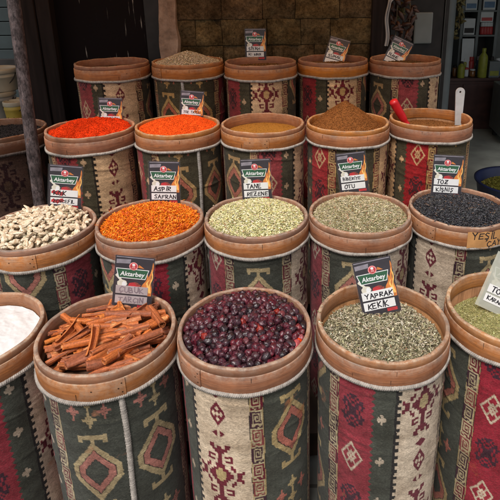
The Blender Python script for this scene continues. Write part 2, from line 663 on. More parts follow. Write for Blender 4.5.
def hoop_mesh(seed):
    t = HB - .022
    pr = [(RING_R - .001, t), (HOOP_R - .001, t - .0002), (HOOP_R, t - .0018), (HOOP_R + .0008, t - .024), (HOOP_R, t - .051), (HOOP_R - .001, t - .053), (RING_R - .002, t - .0535)]
    wear = np.array([.75, .95, .55, .04, .12, .5, .1])
    v, q, vec, k = lathe_np(pr, 144)
    v = wob(v, .0007, seed)
    c = np.stack([wear[k], np.array([.9, 0, 0, 0, .25, .8, 1])[k], 0 * k], -1)
    # the lapped end of the bent board, with two dark nails
    e = .0028
    pr2 = [(HOOP_R - .002, t + .0007), (HOOP_R + e - .001, t + .0006), (HOOP_R + e, t - .0012), (HOOP_R + e, t - .052), (HOOP_R + e - .001, t - .054), (HOOP_R - .002, t - .0545)]
    a0 = 2.2 * seed
    n2 = 22
    v2, q2, vec2, k2 = lathe_np(pr2, n2, a0, a0 + .62, False)
    taper = np.repeat(np.clip(np.minimum(np.arange(n2 + 1) / 6., 1), 0, 1), len(pr2))
    rr = np.hypot(v2[:, 0], v2[:, 1])
    tgt = rr - e * (1 - taper) * (rr > HOOP_R)
    v2[:, :2] *= (tgt / rr)[:, None]
    v2 = wob(v2, .0007, seed)
    w2 = np.array([.75, .95, .5, .15, .5, .1])
    K = len(pr2)
    cap = np.array([[n2 * K + j for j in (0, 1, 4, 5)], [n2 * K + j for j in (1, 2, 3, 4)]])
    o = len(v)
    V = np.concatenate([v, v2])
    F = np.concatenate([q, q2 + o, cap + o])
    CC = np.concatenate([c, np.stack([w2[k2], np.array([.9, 0, 0, .2, .8, 1])[k2], 0 * k2], -1)])
    VV = np.concatenate([vec, vec2])
    # nails in the lap and short splits in the board
    hr = np.random.default_rng(seed + 40)
    nv, nf = [], []
    for da, zz_ in ((.575, -.012), (.575, -.040), (.53, -.026), (.20, -.020)):
        a = a0 + da
        c0 = np.array([math.sin(a), -math.cos(a), 0]) * (HOOP_R + e + .0009)
        tx = np.array([math.cos(a), math.sin(a), 0])
        ring_ = [c0 + tx * .0021 * math.cos(t_) + np.array([0, 0, t + zz_ + .0021 * math.sin(t_)]) for t_ in np.linspace(0, 2 * np.pi, 9)[:-1]]
        b_ = len(nv)
        nv += ring_
        nf += [[b_, b_ + 1, b_ + 2, b_ + 3], [b_, b_ + 3, b_ + 4, b_ + 7], [b_ + 4, b_ + 5, b_ + 6, b_ + 7]]
    for _ in range(9):
        a, z0 = hr.uniform(0, 6.283), t - hr.choice([.002, .030])
        hh, ww = hr.uniform(.010, .022), hr.uniform(.0004, .0008)
        b_ = len(nv)
        for sx_, q_ in ((-1, 0), (1, 0), (.6, -1), (-.6, -1)):
            aa_ = a + sx_ * ww / .2
            nv.append(np.array([math.sin(aa_) * (HOOP_R + .0016), -math.cos(aa_) * (HOOP_R + .0016), z0 + q_ * hh]))
        nf.append([b_, b_ + 1, b_ + 2, b_ + 3])
    nv = wob(np.array(nv), .0007, seed)
    F = np.concatenate([F, np.array(nf)[:, ::-1] + len(V)])
    V = np.concatenate([V, nv])
    CC = np.concatenate([CC, np.tile((0, 2.2, 0), (len(nv), 1))])
    VV = np.concatenate([VV, nv])
    return np_mesh('hoop', V, F[:, ::-1], [M['hoop']], CC, vecs=VV)


def drum_mesh():
    t = HB
    pr = [(IN_R + .006, t - .05), (IN_R + .002, t - .051), (IN_R + .001, t - .30), (IN_R - .001, t - .301), (.0, t - .301)]
    v, q, vec, k = lathe_np(pr, 96)
    pr2 = [(CR - .003, t - .09), (CR - .003, .004), (CR - .012, 0), (.0, 0)]
    v2, q2, vec2, k2 = lathe_np(pr2, 96)
    V = np.concatenate([v, v2])
    return np_mesh('drum', V, np.concatenate([q[:, ::-1], q2[:, ::-1] + len(v)]), [M['inner']], np.zeros((len(V), 3)), vecs=np.concatenate([vec, vec2]))


def twist(path_fn, n, turns, rad, strand_r, strands=2, sides=6, closed=True):
    ps = []
    for k in range(strands):
        t = np.arange(n) / (n if closed else n - 1)
        p, A, B = path_fn(t)
        ph = 2 * np.pi * (turns * t + k / strands)
        w = 1 + .12 * vnoise(np.stack([t * 40, 0 * t + k, 0 * t], -1))
        path = p + (rad * w)[:, None] * (np.cos(ph)[:, None] * A + np.sin(ph)[:, None] * B)
        ps.append(tube_np(path, strand_r, sides, closed))
    return merge_np(ps)


def ring_path(t):
    a = 2 * np.pi * t
    rr = HOOP_R - .0015
    n = np.stack([np.sin(a), -np.cos(a), 0 * a], -1)
    z = HB - .0795 + .0016 * np.sin(3 * a + 1) + .0012 * np.sin(8 * a)
    return np.stack([n[:, 0] * rr, n[:, 1] * rr, z], -1), n, np.stack([0 * a, 0 * a, 1 + 0 * a], -1)


def seam_path(t):
    z = HB - .085 - .70 * t
    x = .0025 * np.sin(9 * t)
    rr = CR + .0015
    p = np.stack([x, -rr + 0 * t, z], -1)
    return p, np.stack([1 + 0 * t, 0 * t, 0 * t], -1) * 1.0, np.stack([0 * t, -1 + 0 * t, 0 * t], -1) * .55


CORD = np_mesh('cord', *twist(ring_path, 900, 110, .0038, .0041), [M['cord']])
SEAM = np_mesh('seam_braid', *twist(seam_path, 620, 84, .0052, .0036, closed=False), [M['cord']])
RINGS = [ring_mesh(s) for s in (1, 2, 3)]
HOOPS = [hoop_mesh(s) for s in (1, 2, 3)]
RINGS_W, HOOPS_W = [m_.copy() for m_ in RINGS], [m_.copy() for m_ in HOOPS]
for m_ in RINGS_W + HOOPS_W:
    m_.materials[0] = M['hoop_warm_lit']
DRUM = drum_mesh()

# name: x, y, z of the top rim, cloth, direction of stripe position (mm), seam?, label
RZ = {1: EYE - .945, 2: EYE - .821, 3: EYE - .606, 4: EYE - .384}
B = {}
ORDER_START = {}


def ucentre(kind, n):
    return None


BARRELS = [
    ('flour', -0.957, 1.257, 1, 'plain', 520, None, 'front row barrel holding white flour, cut by the picture edge'),
    ('cinnamon', -0.558, 1.254, 1, 'seam', 0, 1, 'front row barrel filled with cinnamon sticks, green kilim split by a white braid'),
    ('rose', -0.159, 1.274, 1, 'plain', 180, None, 'front row barrel full of dark rose hips'),
    ('thyme', 0.250, 1.295, 1, 'shift', 559, None, 'front row barrel of grey green thyme, the YAPRAK KEKİK card stuck in it'),
    ('herb', 0.660, 1.354, 1, 'plain', 500, None, 'front row barrel half full of fine olive green herb'),
    ('ginger', -0.945, 1.688, 2, 'shift', 385, None, 'barrel heaped with pale dried ginger, behind the white flour'),
    ('safflower', -0.552, 1.734, 2, 'shift', 507, None, 'barrel of orange safflower petals behind the cinnamon barrel'),
    ('fennel', -0.157, 1.763, 2, 'turned', 313, None, 'barrel of pale green fennel seed, TANE REZENE card behind it'),
    ('rosemary', 0.238, 1.789, 2, 'turned', 300, None, 'barrel of olive green needle herb between fennel and black seed'),
    ('black', 0.635, 1.828, 2, 'plain', 180, None, 'barrel of black seeds with a kraft paper YEŞİL ÇAY tag on its hoop'),
    ('pepper', -0.952, 2.264, 3, 'plain_w', 15, None, 'barrel of red pepper powder behind the ginger, beside the rusty pole'),
    ('paprika', -0.558, 2.300, 3, 'seam_w', 0, 1, 'barrel of scarlet pepper powder behind the orange safflower'),
    ('mustard', -0.162, 2.320, 3, 'plain_w', 464, None, 'barrel with a low level of yellow brown powder, behind the fennel'),
    ('cumin', 0.240, 2.335, 3, 'turned_w', 380, None, 'barrel with a pointed heap of brown powder'),
    ('scoops', 0.649, 2.399, 3, 'turned_w', 300, None, 'barrel holding a red scoop and a white scoop'),
    ('back_a', -1.017, 2.812, 4, 'plain_w', 66, None, 'back row barrel against the black metal door'),
    ('grain', -0.606, 2.843, 4, 'seam_w', 0, 1, 'back row barrel heaped with grey beige grain'),
    ('back_c', -0.198, 2.800, 4, 'shift_w', 64, None, 'back row barrel with an upright card, in front of the stone wall'),
    ('back_d', 0.203, 2.870, 4, 'shift_w', 34, None, 'back row barrel with a tilted black card by the dark post'),
    ('back_e', 0.608, 2.865, 4, 'plain_w', 467, None, 'back row barrel in front of the open shop interior'),
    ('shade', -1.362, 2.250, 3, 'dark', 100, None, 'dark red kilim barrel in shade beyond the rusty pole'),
]
FLIP_AT = {'fennel': 310, 'rosemary': 292, 'cumin': 353, 'scoops': 442}
SEAM_OFF = {'cinnamon': 3, 'paprika': 24, 'grain': -11}
for i, (key, x, y, row, cl, uc, seam, lab) in enumerate(BARRELS):
    zt = RZ[row]
    root = empty('spice_barrel', (x, y, zt - HB))
    tag(root, lab, 'barrel', 'kilim covered spice barrels in stepped rows')
    a_cam = math.atan2(-x, y)            # side of the drum that faces the lens
    link('drum', DRUM, root)
    if cl.startswith('seam'):
        rot = a_cam + R(SEAM_OFF[key])
    elif cl.startswith('turned'):
        # stripes run the other way; the wanted green band sits at FLIP_AT
        rot = a_cam - (CIRC - FLIP_AT[key]) / CIRC * 2 * math.pi
    else:
        rot = a_cam - uc / CIRC * 2 * math.pi
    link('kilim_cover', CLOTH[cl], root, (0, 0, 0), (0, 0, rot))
    k = (i * 7) % 3
    rr = (i * 2.399) % (2 * math.pi)
    if key == 'cinnamon':
        k, rr = 0, a_cam - 2.2 - .62 + .12
    link('rim_ring', (RINGS_W if row > 2 else RINGS)[k], root, (0, 0, 0), (0, 0, rr))
    link('hoop', (HOOPS_W if row > 2 else HOOPS)[k], root, (0, 0, 0), (0, 0, rr))
    link('cord', CORD, root, (0, 0, 0), (0, 0, rr * 1.7))
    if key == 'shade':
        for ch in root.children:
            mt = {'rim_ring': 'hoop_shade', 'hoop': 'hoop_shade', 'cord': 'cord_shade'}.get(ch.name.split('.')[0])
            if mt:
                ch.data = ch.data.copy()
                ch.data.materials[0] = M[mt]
    if seam:
        link('seam_braid', SEAM, root, (0, 0, 0), (0, 0, rot))
    B[key] = (x, y, zt)

# ------------------------------------------------------------------ fillings


class Mound:
    """height field inside a barrel: level below the rim at the wall, dome towards a peak"""

    def __init__(s, key, level, dome=0, peak=(0, 0), power=2.0, rough=.004, scale=18, tilt=(0, 0), rad=.1795):
        s.c = B[key]
        s.level, s.dome, s.peak, s.power, s.rough, s.scale, s.tilt, s.rad = level, dome, peak, power, rough, scale, tilt, rad
        s.seed = len(key) * 3.7 + level * 100

    def h(s, x, y):
        d = np.hypot(x - s.peak[0], y - s.peak[1])
        r = np.hypot(x, y) / s.rad
        q = np.clip(1 - d / (s.rad + math.hypot(*s.peak)), 0, 1)
        dome = s.dome * (q if s.power == 1 else 1 - (1 - q) ** s.power)
        dome = dome * np.clip((1 - r ** 6), 0, 1)
        p = np.stack([x * s.scale, y * s.scale, 0 * x + s.seed], -1)
        return -s.level + dome + s.rough * fbm(p, 4) + s.tilt[0] * x + s.tilt[1] * y


def disc_grid(rad, nr, na):
    r = rad * (np.arange(nr + 1) / nr)[1:]
    a = 2 * np.pi * np.arange(na) / na
    x = np.concatenate([[0], (r[:, None] * np.sin(a)).ravel()])
    y = np.concatenate([[0], (-r[:, None] * np.cos(a)).ravel()])
    i = np.arange(nr - 1)[:, None]
    j = np.arange(na)[None]
    j2 = (j + 1) % na
    q = np.stack([1 + i * na + j, 1 + (i + 1) * na + j, 1 + (i + 1) * na + j2, 1 + i * na + j2], -1).reshape(-1, 4)
    jj = np.arange(na)
    t = np.stack([0 * jj, 1 + jj, 1 + (jj + 1) % na], -1)
    return x, y, [t, q]


def rand_rot(n, tilt, r_):
    """rotations: any yaw, tilt of about `tilt` rad; returns (n,3,3)"""
    yaw = r_.uniform(0, 2 * np.pi, n)
    p = r_.normal(0, tilt, n)
    q = r_.normal(0, tilt, n)
    cy, sy, cp, sp, cq, sq = np.cos(yaw), np.sin(yaw), np.cos(p), np.sin(p), np.cos(q), np.sin(q)
    z = np.zeros(n)
    o = np.ones(n)
    Rz = np.stack([cy, -sy, z, sy, cy, z, z, z, o], -1).reshape(n, 3, 3)
    Ry = np.stack([cp, z, sp, z, o, z, -sp, z, cp], -1).reshape(n, 3, 3)
    Rx = np.stack([o, z, z, z, cq, -sq, z, sq, cq], -1).reshape(n, 3, 3)
    return Rz @ Ry @ Rx


def scatter(tv, tf, pos, rot, sc, col, r_=None, colvar=None):
    n, k = len(pos), len(tv)
    v = np.einsum('nij,nkj->nki', rot, tv[None] * sc[:, None, :]) + pos[:, None]
    f = (tf[None] + (np.arange(n) * k)[:, None, None]).reshape(-1, tf.shape[1])
    c = np.repeat(col, k, 0)
    return v.reshape(-1, 3), f, c


def spindle(n=5, rings=((-.5, .12), (-.28, .42), (.05, .5), (.32, .36), (.5, .1)), bend=0.0, flat=1.0):
    V = []
    for x, r in rings:
        for k in range(n):
            a = 2 * np.pi * k / n
            V.append((x, r * math.cos(a), r * math.sin(a) * flat + bend * (x * x * 4)))
    F = []
    m = len(rings)
    for i in range(m - 1):
        for k in range(n):
            F.append((i * n + k, (i + 1) * n + k, (i + 1) * n + (k + 1) % n, i * n + (k + 1) % n))
    return np.array(V), np.array(F)


def strip(seg=4, bend=.25, twistv=.8):
    V = []
    for i in range(seg + 1):
        x = i / seg - .5
        w = .5 * (1 - .5 * abs(2 * x) ** 2)
        a = twistv * x
        z = bend * (1 - 4 * x * x)
        V += [(x, -w * math.cos(a), z - w * math.sin(a) * .5), (x, w * math.cos(a), z + w * math.sin(a) * .5)]
    F = [(2 * i, 2 * i + 2, 2 * i + 3, 2 * i + 1) for i in range(seg)]
    return np.array(V), np.array(F)


def palette(n, cols, wts, r_, var=.18):
    cols = np.array(cols)
    w = np.array(wts, dtype=float)
    c = cols[r_.choice(len(cols), n, p=w / w.sum())]
    return np.clip(c * (1 + r_.normal(0, var, (n, 1))) * (1 + r_.normal(0, .04, (n, 3))), .004, .95)


def filling(name, key, mound, base_col, mat, label, layers, cat='spice', nr=46, na=150, base_var=.25, mat2=False):
    """one heap of loose stuff: a base surface plus thousands of pieces lying on it"""
    r_ = np.random.default_rng(sum(map(ord, key)))
    x, y, fs = disc_grid(mound.rad, nr, na)
    z = mound.h(x, y)
    V = [np.stack([x, y, z], -1)]
    n1 = fbm(np.stack([x * 45, y * 45, 0 * x], -1), 4)
    C_ = [np.clip(np.array(base_col)[None] * (1 + base_var * n1[:, None]), .003, 1)]
    T, Q, o = [fs[0]], [fs[1]], len(x)
    for tmpl, n, size, var, tilt, lift, cols, wts in layers:
        tv, tf = tmpl
        rr = mound.rad * .985 * np.sqrt(r_.uniform(0, 1, n))
        aa = r_.uniform(0, 2 * np.pi, n)
        px, py = rr * np.cos(aa), rr * np.sin(aa)
        pz = mound.h(px, py) + r_.uniform(*lift, n)
        s = np.array(size)[None] * (1 + r_.normal(0, var, (n, 1))).clip(.4, 1.8) * (1 + r_.normal(0, .12, (n, 3)))
        v, f, c = scatter(tv, tf, np.stack([px, py, pz], -1), rand_rot(n, tilt, r_), s, palette(n, cols, wts, r_))
        V.append(v)
        C_.append(c)
        (Q if f.shape[1] == 4 else T).append(f + o)
        o += len(v)
    # a few bits left lying on the rim
    tmpl, _, size, var, tilt, lift, cols, wts = layers[0]
    tv, tf = tmpl
    n = 0 if mat2 or key == '_tub' else int(r_.integers(14, 34))
    if n:
        aa = r_.vonmises(r_.uniform(0, 6.28), .7, n)
        rr = r_.uniform(IN_R + .002, RING_R - .001, n)
        v, f, c = scatter(tv, tf, np.stack([rr * np.cos(aa), rr * np.sin(aa), 0 * aa + .0018], -1), rand_rot(n, .1, r_), np.array(size)[None] * r_.uniform(.6, 1.1, (n, 1)), palette(n, cols, wts, r_))
        V.append(v)
        C_.append(c)
        (Q if f.shape[1] == 4 else T).append(f + o)
        o += len(v)
    mat = M['flour'] if mat2 else mat
    me = np_mesh(name, np.concatenate(V), [np.concatenate(T), np.concatenate(Q)], [mat], np.concatenate(C_))
    ob = link(name, me, None, mound.c)
    return tag(ob, label, cat, None, 'stuff')


SP = spindle()
SP4 = spindle(4, ((-.5, .08), (-.1, .5), (.5, .1)))
BALL = spindle(6, ((-.5, .05), (-.36, .36), (0, .5), (.36, .36), (.5, .05)))
FLAKE = spindle(6, ((-.5, .1), (-.2, .45), (.25, .42), (.5, .1)), .08, .35)
STRIP = strip()
STRIP2 = strip(3, -.12, 1.6)

filling('fennel_seeds', 'fennel', Mound('fennel', .018, .036, (0, .03), rough=.004), (.20, .19, .08), M['grain'],
        'pale yellow green fennel seeds filling the barrel with the TANE REZENE card',
        [(SP, 8500, (.0088, .0034, .0032), .22, .30, (-.001, .004), [(.55, .50, .24), (.66, .61, .37), (.44, .42, .17), (.74, .69, .50), (.24, .21, .08), (.32, .14, .06)], [5, 4, 3, 2, 1, .25]),
         (STRIP, 500, (.012, .0012, .003), .3, .3, (.001, .005), [(.60, .56, .36), (.30, .16, .08)], [3, 1])])
filling('rosemary_needles', 'rosemary', Mound('rosemary', .022, .034, (0, .03), rough=.006), (.15, .14, .07), M['grain'],
        'grey green dried needle leaves filling the barrel right of the fennel',
        [(SP4, 9000, (.0100, .0026, .0024), .25, .34, (-.001, .005), [(.42, .36, .20), (.54, .47, .31), (.29, .26, .12), (.66, .59, .44), (.15, .10, .05), (.38, .17, .08)], [5, 4, 3, 1.6, 1, .5]),
         (STRIP, 900, (.012, .0016, .004), .3, .4, (.001, .006), [(.50, .44, .28), (.22, .17, .08)], [2, 1])])
filling('black_seeds', 'black', Mound('black', .022, .028, (0, .02), rough=.005), (.012, .012, .014), M['grain_shiny'],
        'glossy black curled seeds filling the barrel at the kraft paper tag',
        [(SP, 8000, (.0092, .0036, .0034), .28, .35, (-.001, .005), [(.020, .021, .026), (.034, .036, .044), (.010, .010, .012), (.075, .077, .088), (.11, .06, .035), (.20, .17, .14)], [6, 5, 4, 1.2, .45, .25]),
         (STRIP, 700, (.011, .0020, .004), .3, .4, (.001, .006), [(.03, .03, .035), (.07, .07, .08)], [2, 1])])
filling('thyme_leaves', 'thyme', Mound('thyme', .068, .036, (.01, .02), rough=.008, scale=14), (.12, .11, .065), M['grain'],
        'coarse grey green dried thyme leaves under the YAPRAK KEKİK card',
        [(FLAKE, 9000, (.0086, .0040, .0034), .30, .42, (-.001, .006), [(.35, .31, .19), (.48, .43, .30), (.20, .18, .10), (.66, .60, .46), (.075, .062, .035), (.26, .15, .08)], [5, 4, 4, 1.5, 2, .6]),
         (STRIP, 1300, (.011, .0020, .004), .35, .5, (.001, .008), [(.44, .40, .28), (.09, .07, .045), (.25, .22, .13)], [2, 1.3, 2])])
filling('green_herb', 'herb', Mound('herb', .090, .030, (0, 0), rough=.006), (.24, .22, .085), M['grain'],
        'fine olive green rubbed herb low in the barrel at the grey sleeve card',
        [(FLAKE, 9000, (.0052, .0026, .0022), .3, .5, (-.001, .003), [(.34, .32, .12), (.44, .41, .19), (.24, .23, .08), (.55, .50, .28), (.10, .09, .04)], [5, 4, 3, 1, .6])])
filling('beige_grain', 'grain', Mound('grain', .010, .062, (.0, .0), 1, rough=.004), (.20, .165, .115), M['grain'],
        'grey beige grain heaped in a low cone above its barrel by the stone wall',
        [(BALL, 6500, (.0064, .0050, .0048), .2, .4, (-.001, .003), [(.42, .33, .22), (.53, .43, .31), (.31, .24, .15), (.62, .53, .41)], [5, 4, 3, 1])])
filling('safflower_petals', 'safflower', Mound('safflower', .022, .042, (0, .02), rough=.006), (.60, .11, .006), M['grain'],
        'bright orange safflower petals filling the barrel behind the cinnamon',
        [(STRIP, 9500, (.0140, .0026, .0045), .3, .45, (-.001, .006), [(.80, .185, .006), (.86, .27, .012), (.66, .10, .005), (.48, .05, .005), (.90, .38, .05)], [6, 4, 4, 2, 1.2]),
         (STRIP2, 4500, (.0100, .0022, .0040), .3, .6, (.0, .008), [(.75, .19, .008), (.55, .09, .006), (.84, .32, .02)], [4, 3, 2])])
for key, nm, lab, col in (('pepper', 'red_pepper_powder', 'lumpy red pepper powder filling the barrel beside the rusty pole', (.60, .040, .006)),
                          ('paprika', 'red_pepper_powder', 'smooth scarlet pepper powder filling the barrel right of the lumpy red one', (.72, .085, .011))):
    rg = .019 if key == 'pepper' else .010
    filling(nm, key, Mound(key, .016, .034, (.0, .03), rough=rg, scale=22 if key == 'pepper' else 16), col, M['powder'], lab,
            [(BALL, 11000, (.0027, .0027, .0024), .45, .5, (-.001, .002), [col, tuple(c * .62 for c in col), tuple(min(1, c * 1.2) for c in col)], [5, 3, 2]),
             (BALL, 90 if key == 'pepper' else 20, (.0095, .0085, .0070), .45, .5, (-.004, .001), [col, tuple(c * .7 for c in col)], [3, 1])], nr=90, na=300, base_var=.5)
filling('brown_powder', 'mustard', Mound('mustard', .050, .010, (-.02, .02), rough=.003, scale=8), (.30, .13, .024), M['powder'],
        'smooth yellow brown ground spice lying low in its barrel',
        [(BALL, 2600, (.0024, .0024, .002), .4, .5, (-.001, .001), [(.30, .13, .024), (.24, .10, .02), (.36, .16, .03)], [4, 2, 2])], base_var=.12)
filling('brown_powder', 'cumin', Mound('cumin', .036, .132, (-.012, .012), 1, rough=.005, scale=20), (.19, .070, .020), M['powder'],
        'reddish brown powder heaped in a pointed cone above its barrel',
        [(BALL, 9000, (.0028, .0026, .0024), .4, .5, (-.001, .003), [(.20, .072, .020), (.15, .055, .016), (.25, .095, .03)], [5, 3, 2])], base_var=.2)
filling('brown_powder', 'scoops', Mound('scoops', .062, .012, (0, 0), rough=.004), (.20, .085, .028), M['powder'],
        'dull brown powder low in the barrel with the two scoops',
        [(BALL, 2600, (.0030, .0028, .0024), .4, .5, (-.001, .002), [(.20, .085, .028), (.15, .06, .02), (.26, .12, .04)], [4, 2, 2])])
filling('white_flour', 'flour', Mound('flour', .046, .040, (-.04, -.01), 1, rough=.005, scale=34), (.72, .72, .72), M['powder'],
        'clean white flour in the barrel at the picture edge',
        [(BALL, 3, (.0040, .0036, .003), .6, .5, (-.001, .001), [(.84, .83, .81), (.82, .81, .79)], [3, 1])], nr=70, na=240, base_var=.03, mat2=True)
for key, lev, col, lab in (('back_a', .045, (.10, .055, .03), 'dark ground spice level with the rim by the metal door'),
                           ('back_c', .040, (.15, .07, .025), 'brown ground spice under the upright card in the back row'),
                           ('back_d', .040, (.17, .08, .03), 'rust brown ground spice under the tilted black card'),
                           ('back_e', .040, (.13, .07, .03), 'brown ground spice in the barrel before the shop interior'),
                           ('shade', .030, (.012, .010, .010), 'black spice in the shaded barrel beyond the rusty pole')):
    filling('ground_spice', key, Mound(key, lev, .012, rough=.004), col, M['powder'], lab,
            [(BALL, 1500, (.0045, .004, .0034), .4, .5, (-.001, .003), [col, tuple(c * .7 for c in col), tuple(c * 1.35 for c in col)], [4, 2, 2])], nr=24, na=90)


# ---- rose hips: each hip a thing
def hip_mesh(seed, mat):
    bm = bmesh.new()
    bmesh.ops.create_icosphere(bm, subdivisions=3, radius=1)
    co = np.array([v.co[:] for v in bm.verts])
    n = fbm(co * 2.1 + seed * 5.1, 3)
    cre = np.abs(fbm(co * 2.6 + seed * 9.7, 2))
    cre2 = np.abs(fbm(co * 4.4 + seed * 3.1, 2))
    r = 1 + .34 * n - .26 * np.exp(-(cre / .07) ** 2) - .10 * np.exp(-(cre2 / .07) ** 2)
    top = np.clip((co[:, 2] - .86) / .14, 0, 1)
    r -= .22 * top
    el = np.random.default_rng(seed).uniform(.90, 1.45)
    for v, k in zip(bm.verts, r):
        v.co = Vector((v.co.x * k, v.co.y * k * .96, v.co.z * k * el)) * .0114
    # dried tuft where the flower was
    for q in range(5):
        a = q * 1.257 + seed
        d = Vector((math.cos(a) * .0026, math.sin(a) * .0026, .0114 * el * .72))
        e = Vector((math.cos(a + .2) * .0046, math.sin(a + .2) * .0046, .0114 * el * 1.06))
        w = Vector((-math.sin(a), math.cos(a), 0)) * .0009
        f = bm.faces.new([bm.verts.new(d - w), bm.verts.new(d + w), bm.verts.new(e)])
        f.material_index = 1
    return bm_mesh('rose_hip', bm, [mat, M['hip_tip']], True)


HIPS = [hip_mesh(s, M['hip']) for s in range(1, 13)]
HIPS_RED = [hip_mesh(s, M['hip_red']) for s in (11, 12, 13)]
HIPS_OR = [hip_mesh(s, M['hip_orange']) for s in (21, 22)]
hm = Mound('rose', .020, .042, (0, .02), rough=.007, scale=20)
pts = []
tries = 0
while len(pts) < 288 and tries < 60000:
    tries += 1
    rr, aa = .171 * math.sqrt(random.random()), random.uniform(0, 2 * math.pi)
    p = (rr * math.cos(aa), rr * math.sin(aa))
    md = .0178 if tries < 20000 else (.0164 if tries < 40000 else .015)
    if all((p[0] - q[0]) ** 2 + (p[1] - q[1]) ** 2 > md * md for q in pts):
        pts.append(p)
bx_, by_, bz_ = B['rose']
orange_c = at(303, 343, z=bz_ - .01)
for i, p in enumerate(pts):
    z = float(hm.h(np.array(p[0]), np.array(p[1]))) + random.uniform(-.003, .005)
    wx, wy = bx_ + p[0], by_ + p[1]
    dd = math.hypot(wx - orange_c.x, wy - orange_c.y)
    if dd < .031:
        me, lab, grp = random.choice(HIPS_OR), 'bright orange red hip in the clump near the right rim of the rose hip barrel', 'bright orange hips'
    elif random.random() < .11:
        me, lab, grp = random.choice(HIPS_RED), 'red brown rose hip lying among the dark ones in the front barrel', 'red brown rose hips'
    else:
        me, lab, grp = random.choice(HIPS), 'dark purple wrinkled rose hip heaped in the front barrel', 'dark rose hips'
    o = link('rose_hip', me, None, (wx, wy, bz_ + z), (random.uniform(0, 6.3), random.uniform(0, 6.3), random.uniform(0, 6.3)))
    k = random.uniform(.78, 1.24)
    o.scale = (k, k, k * random.uniform(.95, 1.1))
    tag(o, lab, 'rose hip', grp)
# the layers underneath
hipv = np.array([v.co[:] for v in HIPS[0].vertices])[:642]
hipf = np.array([p.vertices[:] for p in HIPS[0].polygons if len(p.vertices) == 3 and max(p.vertices) < 642])
r_ = np.random.default_rng(5)
n = 420
rr, aa = .172 * np.sqrt(r_.uniform(0, 1, n)), r_.uniform(0, 6.283, n)
px, py = rr * np.cos(aa), rr * np.sin(aa)
pz = hm.h(px, py) - r_.uniform(.009, .018, n)
hv, hf, hc = scatter(hipv, hipf, np.stack([px, py, pz], -1), rand_rot(n, 2, r_), np.full((n, 3), 1.) * r_.uniform(.85, 1.1, (n, 1)), np.full((n, 3), .02))
gx, gy, gf = disc_grid(.1795, 30, 100)
gv = np.stack([gx, gy, hm.h(gx, gy) - .016], -1)
me = np_mesh('rose_hip_underlayer', np.concatenate([gv, hv]), [np.concatenate([gf[0], hf + len(gv)]), gf[1]], [M['hip']])
tag(link('rose_hip_underlayer', me, None, B['rose']), 'dark mass of rose hips packed under the top ones', 'rose hips', None, 'stuff')


# ---- cinnamon: each stick a thing
def quill_mesh(seed, L, rad, curl=1.6, kind='double'):
    r_ = np.random.default_rng(seed)
    nl, ns = 26, 56
    t = np.linspace(-1, 1, ns)
    if kind == 'double':        # sheet rolled in from both edges, two scrolls side by side
        tt = np.abs(t)
        ph = -np.pi * .62 + tt * 2 * np.pi * curl
        rr = rad * .72 * (1 - .55 * tt)
        sx = np.sign(t) * (rad * .66 + rr * np.cos(ph))
        sy = rr * np.sin(ph)
        k0 = np.clip(tt / .10, 0, 1)
        sx = sx * k0
    elif kind == 'single':
        ang = (t + 1) / 2 * curl * 2 * np.pi
        rr = rad * (1 - .50 * (t + 1) / 2)
        sx, sy = rr * np.cos(ang), rr * np.sin(ang)
    else:                        # open chip
        ang = t * curl
        sx, sy = rad * 1.05 * np.sin(ang), -rad * 1.05 * np.cos(ang) + rad * .7
    sec = np.stack([sx, sy], -1)
    tg = np.gradient(sec, axis=0)
    tg /= np.linalg.norm(tg, axis=1)[:, None] + 1e-9
    nn = np.stack([-tg[:, 1], tg[:, 0]], -1)
    th = .0011
    s = np.linspace(-.5, .5, nl)
    bend = r_.normal(0, .003)
    V, Cc = [], []
    cut0 = .045 * fbm(np.stack([t * 2.2, 0 * t + seed, 0 * t], -1), 3)
    cut1 = .045 * fbm(np.stack([t * 2.2, 0 * t + seed + 5, 0 * t], -1), 3)
    for side in (1, -1):
        S = sec + side * th * nn
        for i, q in enumerate(s):
            ss = q + (cut0 * max(0, -2 * q) + cut1 * max(0, 2 * q))
            k = 1 + .10 * math.sin(q * 5 + seed) + .05 * vnoise(np.array([q * 9., seed * 1.3, 0]))
            wv = .0009 * vnoise(np.stack([ss * 9, t * 3, 0 * t + seed], -1))
            V.append(np.stack([ss * L, S[:, 0] * k + nn[:, 0] * wv + bend * 4 * q * q, S[:, 1] * k + nn[:, 1] * wv], -1))
            streak = fbm(np.stack([ss * 2.5, t * 22, 0 * t + seed * 2.2 + side], -1), 4)
            base = np.array([.42, .135, .046]) if (side == 1) == (kind != 'chip') else np.array([.38, .105, .034])
            c = base[None] * (1 + 1.0 * streak[:, None])
            pale = np.clip(fbm(np.stack([ss * 5, t * 2.5, 0 * t + seed * 4.1], -1), 3) * 2.2 - .75, 0, .6)[:, None]
            c = c * (1 - pale) + np.array([.70, .38, .17])[None] * pale
            Cc.append(np.clip(c, .02, .8))
    V = np.concatenate(V)
    Cc = np.concatenate(Cc)
    i = np.arange(nl - 1)[:, None]
    j = np.arange(ns - 1)[None]
    q = np.stack([i * ns + j, (i + 1) * ns + j, (i + 1) * ns + j + 1, i * ns + j + 1], -1).reshape(-1, 4)
    o = nl * ns
    F = [q, q[:, ::-1] + o]
    e = np.arange(nl - 1)
    for jj in (0, ns - 1):
        F.append(np.stack([e * ns + jj, (e + 1) * ns + jj, (e + 1) * ns + jj + o, e * ns + jj + o], -1))
    e = np.arange(ns - 1)
    for ii in (0, nl - 1):
        F.append(np.stack([ii * ns + e, ii * ns + e + 1, ii * ns + e + 1 + o, ii * ns + e + o], -1))
    return np_mesh('cinnamon_stick', V, np.concatenate(F), [M['bark']], Cc)


